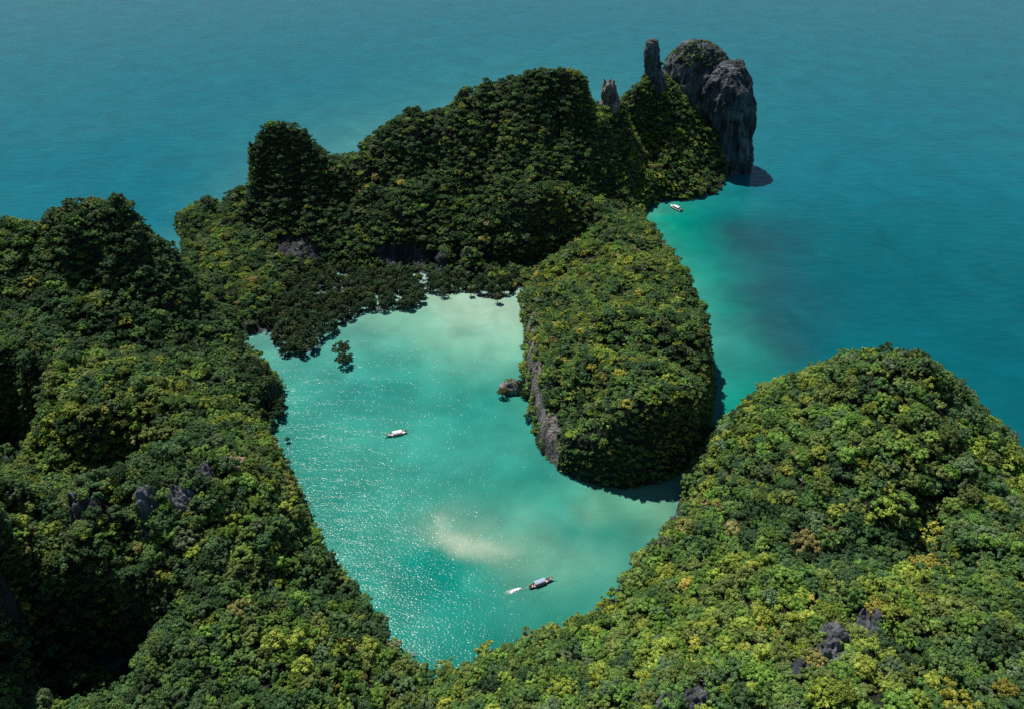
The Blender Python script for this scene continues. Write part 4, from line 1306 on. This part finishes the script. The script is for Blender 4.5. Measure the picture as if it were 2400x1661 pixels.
def person(loc, rz, shirt, shorts, seated, label):
    """a small figure: one skinned body, head with hair, shirt and shorts as coloured parts"""
    root = empty('person', loc, rz)
    tag(root, label, 'person')
    if seated:
        J = [(0, 0, 0.12), (0, 0, 0.34), (0.01, 0, 0.56), (0.02, 0, 0.64), (0.04, 0, 0.76)]
        legs = [[(0.03, .10 * s, 0.10), (0.42, .14 * s, 0.30), (0.62, .13 * s, 0.03), (0.72, .13 * s, 0.02)] for s in (-1, 1)]
        arms = [[(0.01, .19 * s, 0.54), (0.14, .25 * s, 0.34), (0.34, .17 * s, 0.30), (0.42, .15 * s, 0.30)] for s in (-1, 1)]
    else:
        J = [(0, 0, 0.92), (0, 0, 1.16), (0, 0, 1.40), (0, 0, 1.48), (0.02, 0, 1.60)]
        legs = [[(0, .10 * s, 0.88), (0.02 * s, .11 * s, 0.48), (0, .12 * s, 0.06), (0.13, .13 * s, 0.04)] for s in (-1, 1)]
        arms = [[(0, .19 * s, 1.38), (0.02, .26 * s, 1.12), (0.14, .24 * s, 0.90), (0.20, .23 * s, 0.84)] for s in (-1, 1)]
    vs, es, rs = list(J), [(i, i + 1) for i in range(4)], [0.15, 0.13, 0.16, 0.06, 0.075]
    for chain, base, rr in ((legs[0], 0, (.09, .065, .045, .04)), (legs[1], 0, (.09, .065, .045, .04)), (arms[0], 2, (.055, .045, .035, .035)), (arms[1], 2, (.055, .045, .035, .035))):
        prev = base
        for q, r_ in zip(chain, rr):
            vs.append(q)
            rs.append(r_)
            es.append((prev, len(vs) - 1))
            prev = len(vs) - 1
    me = bpy.data.meshes.new('body')
    me.from_pydata(vs, es, [])
    me.materials.append(M_SKIN)
    b = link(bpy.data.objects.new('body', me), root)
    md = b.modifiers.new('skin', 'SKIN')
    for k, sv in enumerate(me.skin_vertices[0].data):
        sv.radius = (rs[k], rs[k])
    me.skin_vertices[0].data[0].use_root = True
    b.modifiers.new('smooth', 'SUBSURF').levels = 1
    b.modifiers['smooth'].render_levels = 1
    hx, hy, hz = J[4]
    hd = MB()
    for zf0 in (0,):
        rings = []
        for zf, rf in ((-0.115, .35), (-0.08, .75), (-0.02, 1.0), (0.05, 1.0), (0.10, .72), (0.125, .3)):
            rings.append([(hx + 0.01 + rf * 0.095 * math.cos(a), hy + rf * 0.078 * math.sin(a), hz + 0.06 + zf) for a in np.linspace(0, 2 * math.pi, 10, endpoint=False)])
        hd.grid(rings, True)
        hd.add([(hx + 0.10, hy - .014, hz + 0.045), (hx + 0.10, hy + .014, hz + 0.045), (hx + 0.128, hy, hz + 0.045), (hx + 0.10, hy, hz + 0.085)], [(0, 1, 2), (0, 2, 3), (1, 3, 2)])
    hd.build('head', M_SKIN, root, True)
    ha = MB()
    rings = []
    for zf, rf in ((-0.03, 1.04), (0.05, 1.1), (0.105, .8), (0.14, .25)):
        rings.append([(hx - 0.012 + rf * 0.098 * math.cos(a), hy + rf * 0.082 * math.sin(a), hz + 0.065 + zf + (0.035 if math.cos(a) > 0.3 and zf < 0 else 0)) for a in np.linspace(0, 2 * math.pi, 10, endpoint=False)])
    ha.grid(rings, True)
    ha.build('hair', M_HAIR, root, True)
    sh = MB()
    (x0, y0, z0), (x1, y1, z1), (x2, y2, z2) = J[0], J[1], J[2]
    rings = []
    for (x, y, z), a, c in (((x0, y0, z0 - 0.02), .17, .20), ((x1, y1, z1), .15, .185), ((x2, y2, z2 - 0.02), .155, .215), ((x2, y2, z2 + 0.075), .07, .085)):
        rings.append([(x + a * math.cos(t), y + c * math.sin(t), z) for t in np.linspace(0, 2 * math.pi, 12, endpoint=False)])
    sh.grid(rings, True)
    for ch in arms:
        sh.tube([ch[0], [(p + q) / 2 for p, q in zip(ch[0], ch[1])]], [.085, .075], 8)
    sh.build('shirt', shirt, root, True)
    so = MB()
    for ch in legs:
        mid = [(p + q) / 2 for p, q in zip(ch[0], ch[1])]
        so.tube([(0, ch[0][1] * 0.6, J[0][2]), ch[0], mid], [.12, .115, .095], 8)
    so.build('shorts', shorts, root, True)
    return root


def on_boat(boat_loc, rz, x, y, z):
    return (boat_loc[0] + x * math.cos(rz) - y * math.sin(rz), boat_loc[1] + x * math.sin(rz) + y * math.cos(rz), boat_loc[2] + z)


def longtail(bow_px, stern_px, hull_mat, deck_mat, awn_mat, label, L, ribbon):
    b, s = un(*bow_px, 0.6), un(*stern_px, 0.6)
    c = (b + s) / 2
    rz = math.atan2(b[1] - s[1], b[0] - s[0])
    loc = (c[0], c[1], 0.12)
    root = empty('longtail_boat', loc, rz)
    tag(root, label, 'boat', 'long tail boats in the lagoon')
    hull, rows = build_hull(L, 2.1, 1.0, 1.15, 0.25, hull_mat, root)
    gw = MB()                                        # gunwale rails
    for sd in (-1, 1):
        gw.tube([(x, sd * w * 0.98, top + 0.03) for x, w, top, bot in rows], 0.055, 5)
    gw.build('gunwale', M_WHITE if hull_mat is M_WHITE else M_CREAM, hull, True)
    deck_part(rows, lambda x, top: max(0.18, top - 0.28), deck_mat, root)
    pr = MB()
    x0 = L / 2
    pr.tube([(x0 - 0.5, 0, 1.25), (x0 + 0.15, 0, 1.75), (x0 + 0.75, 0, 2.5), (x0 + 0.95, 0, 3.0)], [0.13, 0.12, 0.09, 0.06], 6)
    prow = pr.build('prow', hull_mat if hull_mat is M_WHITE else M_CREAM, root, True)
    rb = MB()
    rb.tube([(x0 + 0.45, 0, 2.1), (x0 + 0.62, 0, 2.35)], [0.14, 0.13], 8)
    rb.tube([(x0 + 0.55, 0.1, 2.15), (x0 + 0.6, 0.16, 1.7), (x0 + 0.5, 0.15, 1.3)], [0.05, 0.05, 0.03], 5)
    rb.build('ribbon', ribbon, prow, True)
    # awning on posts
    a0, a1, hw, hz_ = -L * 0.27, L * 0.17, 0.86, 1.75
    aw = MB()
    g = []
    for t in np.linspace(0, 1, 9):
        x = a0 + (a1 - a0) * t
        sag = 0.03 * math.sin(t * math.pi * 4)
        g.append([(x, -hw, hz_ - 0.18 + sag), (x, -hw * 0.6, hz_ - 0.02 + sag), (x, 0, hz_ + 0.05 + sag), (x, hw * 0.6, hz_ - 0.02 + sag), (x, hw, hz_ - 0.18 + sag)])
    aw.grid(g)
    awn = aw.build('awning', awn_mat, root)
    so = awn.modifiers.new('thickness', 'SOLIDIFY')
    so.thickness = 0.05
    for x in (a0 + 0.1, (a0 + a1) / 2, a1 - 0.1):
        for sd in (-1, 1):
            po = MB()
            po.tube([(x, sd * 0.84, 0.3), (x, sd * 0.84, hz_ - 0.19)], 0.035, 5)
            po.build('post', M_CREAM, root)
    for x in np.linspace(a0 + 0.5, a1 - 0.3, 4):
        be = MB()
        be.box((x, 0, 0.47), (0.34, 1.5, 0.05))
        be.build('bench', M_CREAM, root)
    # engine on the stern with its long shaft
    en = MB()
    ex = -L / 2 + 0.5
    en.box((ex, 0, 1.12), (0.95, 0.55, 0.5), taper=0.85)
    en.box((ex + 0.15, 0, 1.45), (0.4, 0.34, 0.2), taper=0.8)
    en.tube([(ex, 0, 0.5), (ex, 0, 0.95)], 0.09, 6)
    eng = en.build('engine', M_BLACK, root)
    shf = MB()
    shf.tube([(ex - 0.4, 0, 1.1), (ex - 2.4, 0.05, 0.65), (ex - 4.0, 0.1, 0.12)], 0.045, 6)
    shf.build('propeller_shaft', M_STEEL, root)
    ti = MB()
    ti.tube([(ex + 0.4, 0.05, 1.25), (ex + 1.5, 0.25, 1.35)], 0.025, 5)
    ti.build('tiller', M_STEEL, eng)
    return loc, rz, L


b1 = longtail((868, 981), (916, 971), M_WHITE, simple_mat('pale_deck', (0.66, 0.62, 0.58), 0.6), M_CLOTH, 'white long tail boat with a white awning lying still in mid lagoon', 10.0, M_WHITE)
person(on_boat(b1[0], b1[1], 2.5, 0.2, 0.30), b1[1], M_BLACK, M_NAVY, False, 'person in dark clothes standing at the bow of the white boat')
person(on_boat(b1[0], b1[1], 2.6, 0.55, 0.36), b1[1] + 0.8, simple_mat('pink_shirt', (0.55, 0.24, 0.24), 0.8), M_NAVY, True, 'person in a pink top sitting on the bow of the white boat')
b2 = longtail((1245, 1301), (1192, 1321), M_BROWN, M_CREAM, M_BLUEC, 'brown long tail boat with a blue grey awning under way in the near lagoon', 9.8, M_RIB)
person(on_boat(b2[0], b2[1], 2.5, 0.35, 0.34), b2[1] + 0.4, M_BLACK, M_NAVY, True, 'person in a black top sitting at the bow of the brown boat')
person(on_boat(b2[0], b2[1], 2.7, -0.35, 0.36), b2[1] - 0.3, simple_mat('red_shirt', (0.55, 0.07, 0.04), 0.8), M_CREAM, True, 'person in a red top sitting at the bow of the brown boat')
person(on_boat(b2[0], b2[1], 3.4, 0.0, 0.52), b2[1] + 2.6, simple_mat('orange_shirt', (0.65, 0.22, 0.07), 0.8), M_NAVY, True, 'person in an orange top nearest the prow of the brown boat')
person(on_boat(b2[0], b2[1], -3.35, -0.1, 0.30), b2[1], M_BLACK, M_BLACK, False, 'boatman in black standing at the stern of the brown boat')
person(on_boat(b2[0], b2[1], -3.0, 0.45, 0.36), b2[1] + 0.5, M_WHITE, M_WHITE, True, 'person in white sitting beside the boatman on the brown boat')


def speedboat(bow_px, stern_px):
    b, s = un(*bow_px, 0.6), un(*stern_px, 0.6)
    c = (b + s) / 2
    rz = math.atan2(b[1] - s[1], b[0] - s[0])
    loc = (c[0], c[1], 0.25)
    L = 10.5
    root = empty('speedboat', loc, rz)
    tag(root, 'white speedboat with hard top moored in the green seaward cove', 'boat')
    hull, rows = build_hull(L, 3.0, 1.5, 0.7, 0.0, M_WHITE, root, transom=0.82, bow_pow=0.6)
    st = MB()
    for sd in (-1, 1):
        st.grid([[(x, sd * (w * 0.99 + 0.02), top - 0.16), (x, sd * (w * 0.985 + 0.02), top - 0.40)] for x, w, top, bot in rows[:-2]])
    st.build('stripe', M_ORANGE, hull)
    bt = MB()
    for sd in (-1, 1):
        bt.grid([[(x, sd * (w * 0.955 + 0.03), bot + (top - bot) * 0.58), (x, sd * (w * 0.80 + 0.03), bot + (top - bot) * 0.25)] for x, w, top, bot in rows[:-4]])
    bt.build('boot_stripe', M_NAVY, hull)
    deck_part(rows, lambda x, top: top - 0.04, M_WHITE, root, 'foredeck', 0.66, 1.0)
    deck_part(rows, lambda x, top: 0.05, simple_mat('grey_cockpit_floor', (0.35, 0.37, 0.40), 0.7), root, 'cockpit_floor', 0.0, 0.68)
    ht = MB()
    ht.box((0.1, 0, 0.72), (0.01, 0.01, 0.01))
    ht = MB()
    a0, a1 = -2.9, 2.4
    g = []
    for t in np.linspace(0, 1, 12):
        x = a0 + (a1 - a0) * t
        w = 1.22 * (1 - max(0, t - 0.6) ** 2 * 2.2)
        z = 2.25 - max(0, t - 0.75) ** 2 * 2
        g.append([(x, -w, z - 0.16), (x, -w * 0.75, z), (x, 0, z + 0.07), (x, w * 0.75, z), (x, w, z - 0.16)])
    ht.grid(g)
    top = ht.build('hard_top', M_WHITE, root)
    top.modifiers.new('thickness', 'SOLIDIFY').thickness = 0.08
    for x in (-2.7, -0.9, 0.9):
        for sd in (-1, 1):
            po = MB()
            po.tube([(x, sd * 1.2, 0.6), (x, sd * 1.15, 2.1)], 0.045, 5)
            po.build('post', M_STEEL, root)
    ws = MB()
    ws.grid([[(2.9, -1.0, 0.8), (3.25, 0, 0.85), (2.9, 1.0, 0.8)], [(2.05, -0.95, 1.85), (2.3, 0, 1.95), (2.05, 0.95, 1.85)]])
    w_ = ws.build('windscreen', M_GLASS, root)
    w_.modifiers.new('thickness', 'SOLIDIFY').thickness = 0.03
    ha = MB()
    ha.box((3.6, 0, 1.0), (0.7, 0.6, 0.08), taper=0.9)
    ha.build('hatch', M_GLASS, root)
    for y in (-0.55, 0.55):
        en = MB()
        en.box((-L / 2 - 0.35, y, 0.95), (0.75, 0.5, 0.75), taper=0.75)
        en.box((-L / 2 - 0.3, y, 0.2), (0.3, 0.22, 1.0))
        en.build('outboard_engine', M_BLACK, root)
    for x in (-2.0, -1.0, 0.0, 1.0):
        be = MB()
        be.box((x, 0, 0.32), (0.45, 2.0, 0.4))
        be.build('bench', M_CLOTH, root)
    return loc, rz


speedboat((1508, 463), (1536, 476))


# foam thrown up behind the moving boat
def foam_mat():
    m, nt, out = new_mat('foam')
    tc = N(nt, 'ShaderNodeTexCoord')
    at = N(nt, 'ShaderNodeAttribute', attribute_name='thick')
    nz = N(nt, 'ShaderNodeTexNoise', in_Scale=1.6, in_Detail=6.0, in_Roughness=0.7)
    nt.links.new(tc.outputs['Object'], nz.inputs['Vector'])
    f = ramp(nt, math_n(nt, 'ADD', at.outputs['Fac'], math_n(nt, 'MULTIPLY', math_n(nt, 'SUBTRACT', nz.outputs['Fac'], 0.5), 1.6)), [(0.45, (0, 0, 0)), (0.8, (1, 1, 1))])
    d = N(nt, 'ShaderNodeBsdfPrincipled', in_Roughness=0.6)
    d.inputs['Base Color'].default_value = (0.78, 0.80, 0.78, 1)
    t = N(nt, 'ShaderNodeBsdfTransparent')
    mx = N(nt, 'ShaderNodeMixShader')
    nt.links.new(f, mx.inputs[0])
    nt.links.new(t.outputs[0], mx.inputs[1])
    nt.links.new(d.outputs[0], mx.inputs[2])
    nt.links.new(mx.outputs[0], out.inputs[0])
    return m


def foam():
    a, b = un(1176, 1323, 0), un(1130, 1338, 0)
    n, m_ = 26, 11
    V, th = [], []
    d = b - a
    s = np.array([-d[1], d[0], 0]) / np.linalg.norm(d)
    for i in range(n):
        t = i / (n - 1)
        w = 0.35 + 1.3 * min(1, t * 1.6)
        for j in range(m_):
            q = j / (m_ - 1) * 2 - 1
            prof = (1 - q * q) * min(1, t * 6 + 0.2) * (1 - t) ** 0.7
            V.append(a + d * t + s * q * w + np.array([0, 0, 0.05 + 0.28 * prof * (1 if t < 0.6 else 0.4)]))
            th.append(0.15 + 0.95 * prof)
    i = np.arange(n * m_).reshape(n, m_)
    F = np.stack([i[:-1, :-1], i[1:, :-1], i[1:, 1:], i[:-1, 1:]], 2).reshape(-1, 4)
    o = link(bpy.data.objects.new('foam', mesh_np('foam', V, F, foam_mat(), True, {'thick': ('FLOAT', 'POINT', th)})))
    tag(o, 'white foam churned up behind the moving brown boat', kind='stuff')


foam()
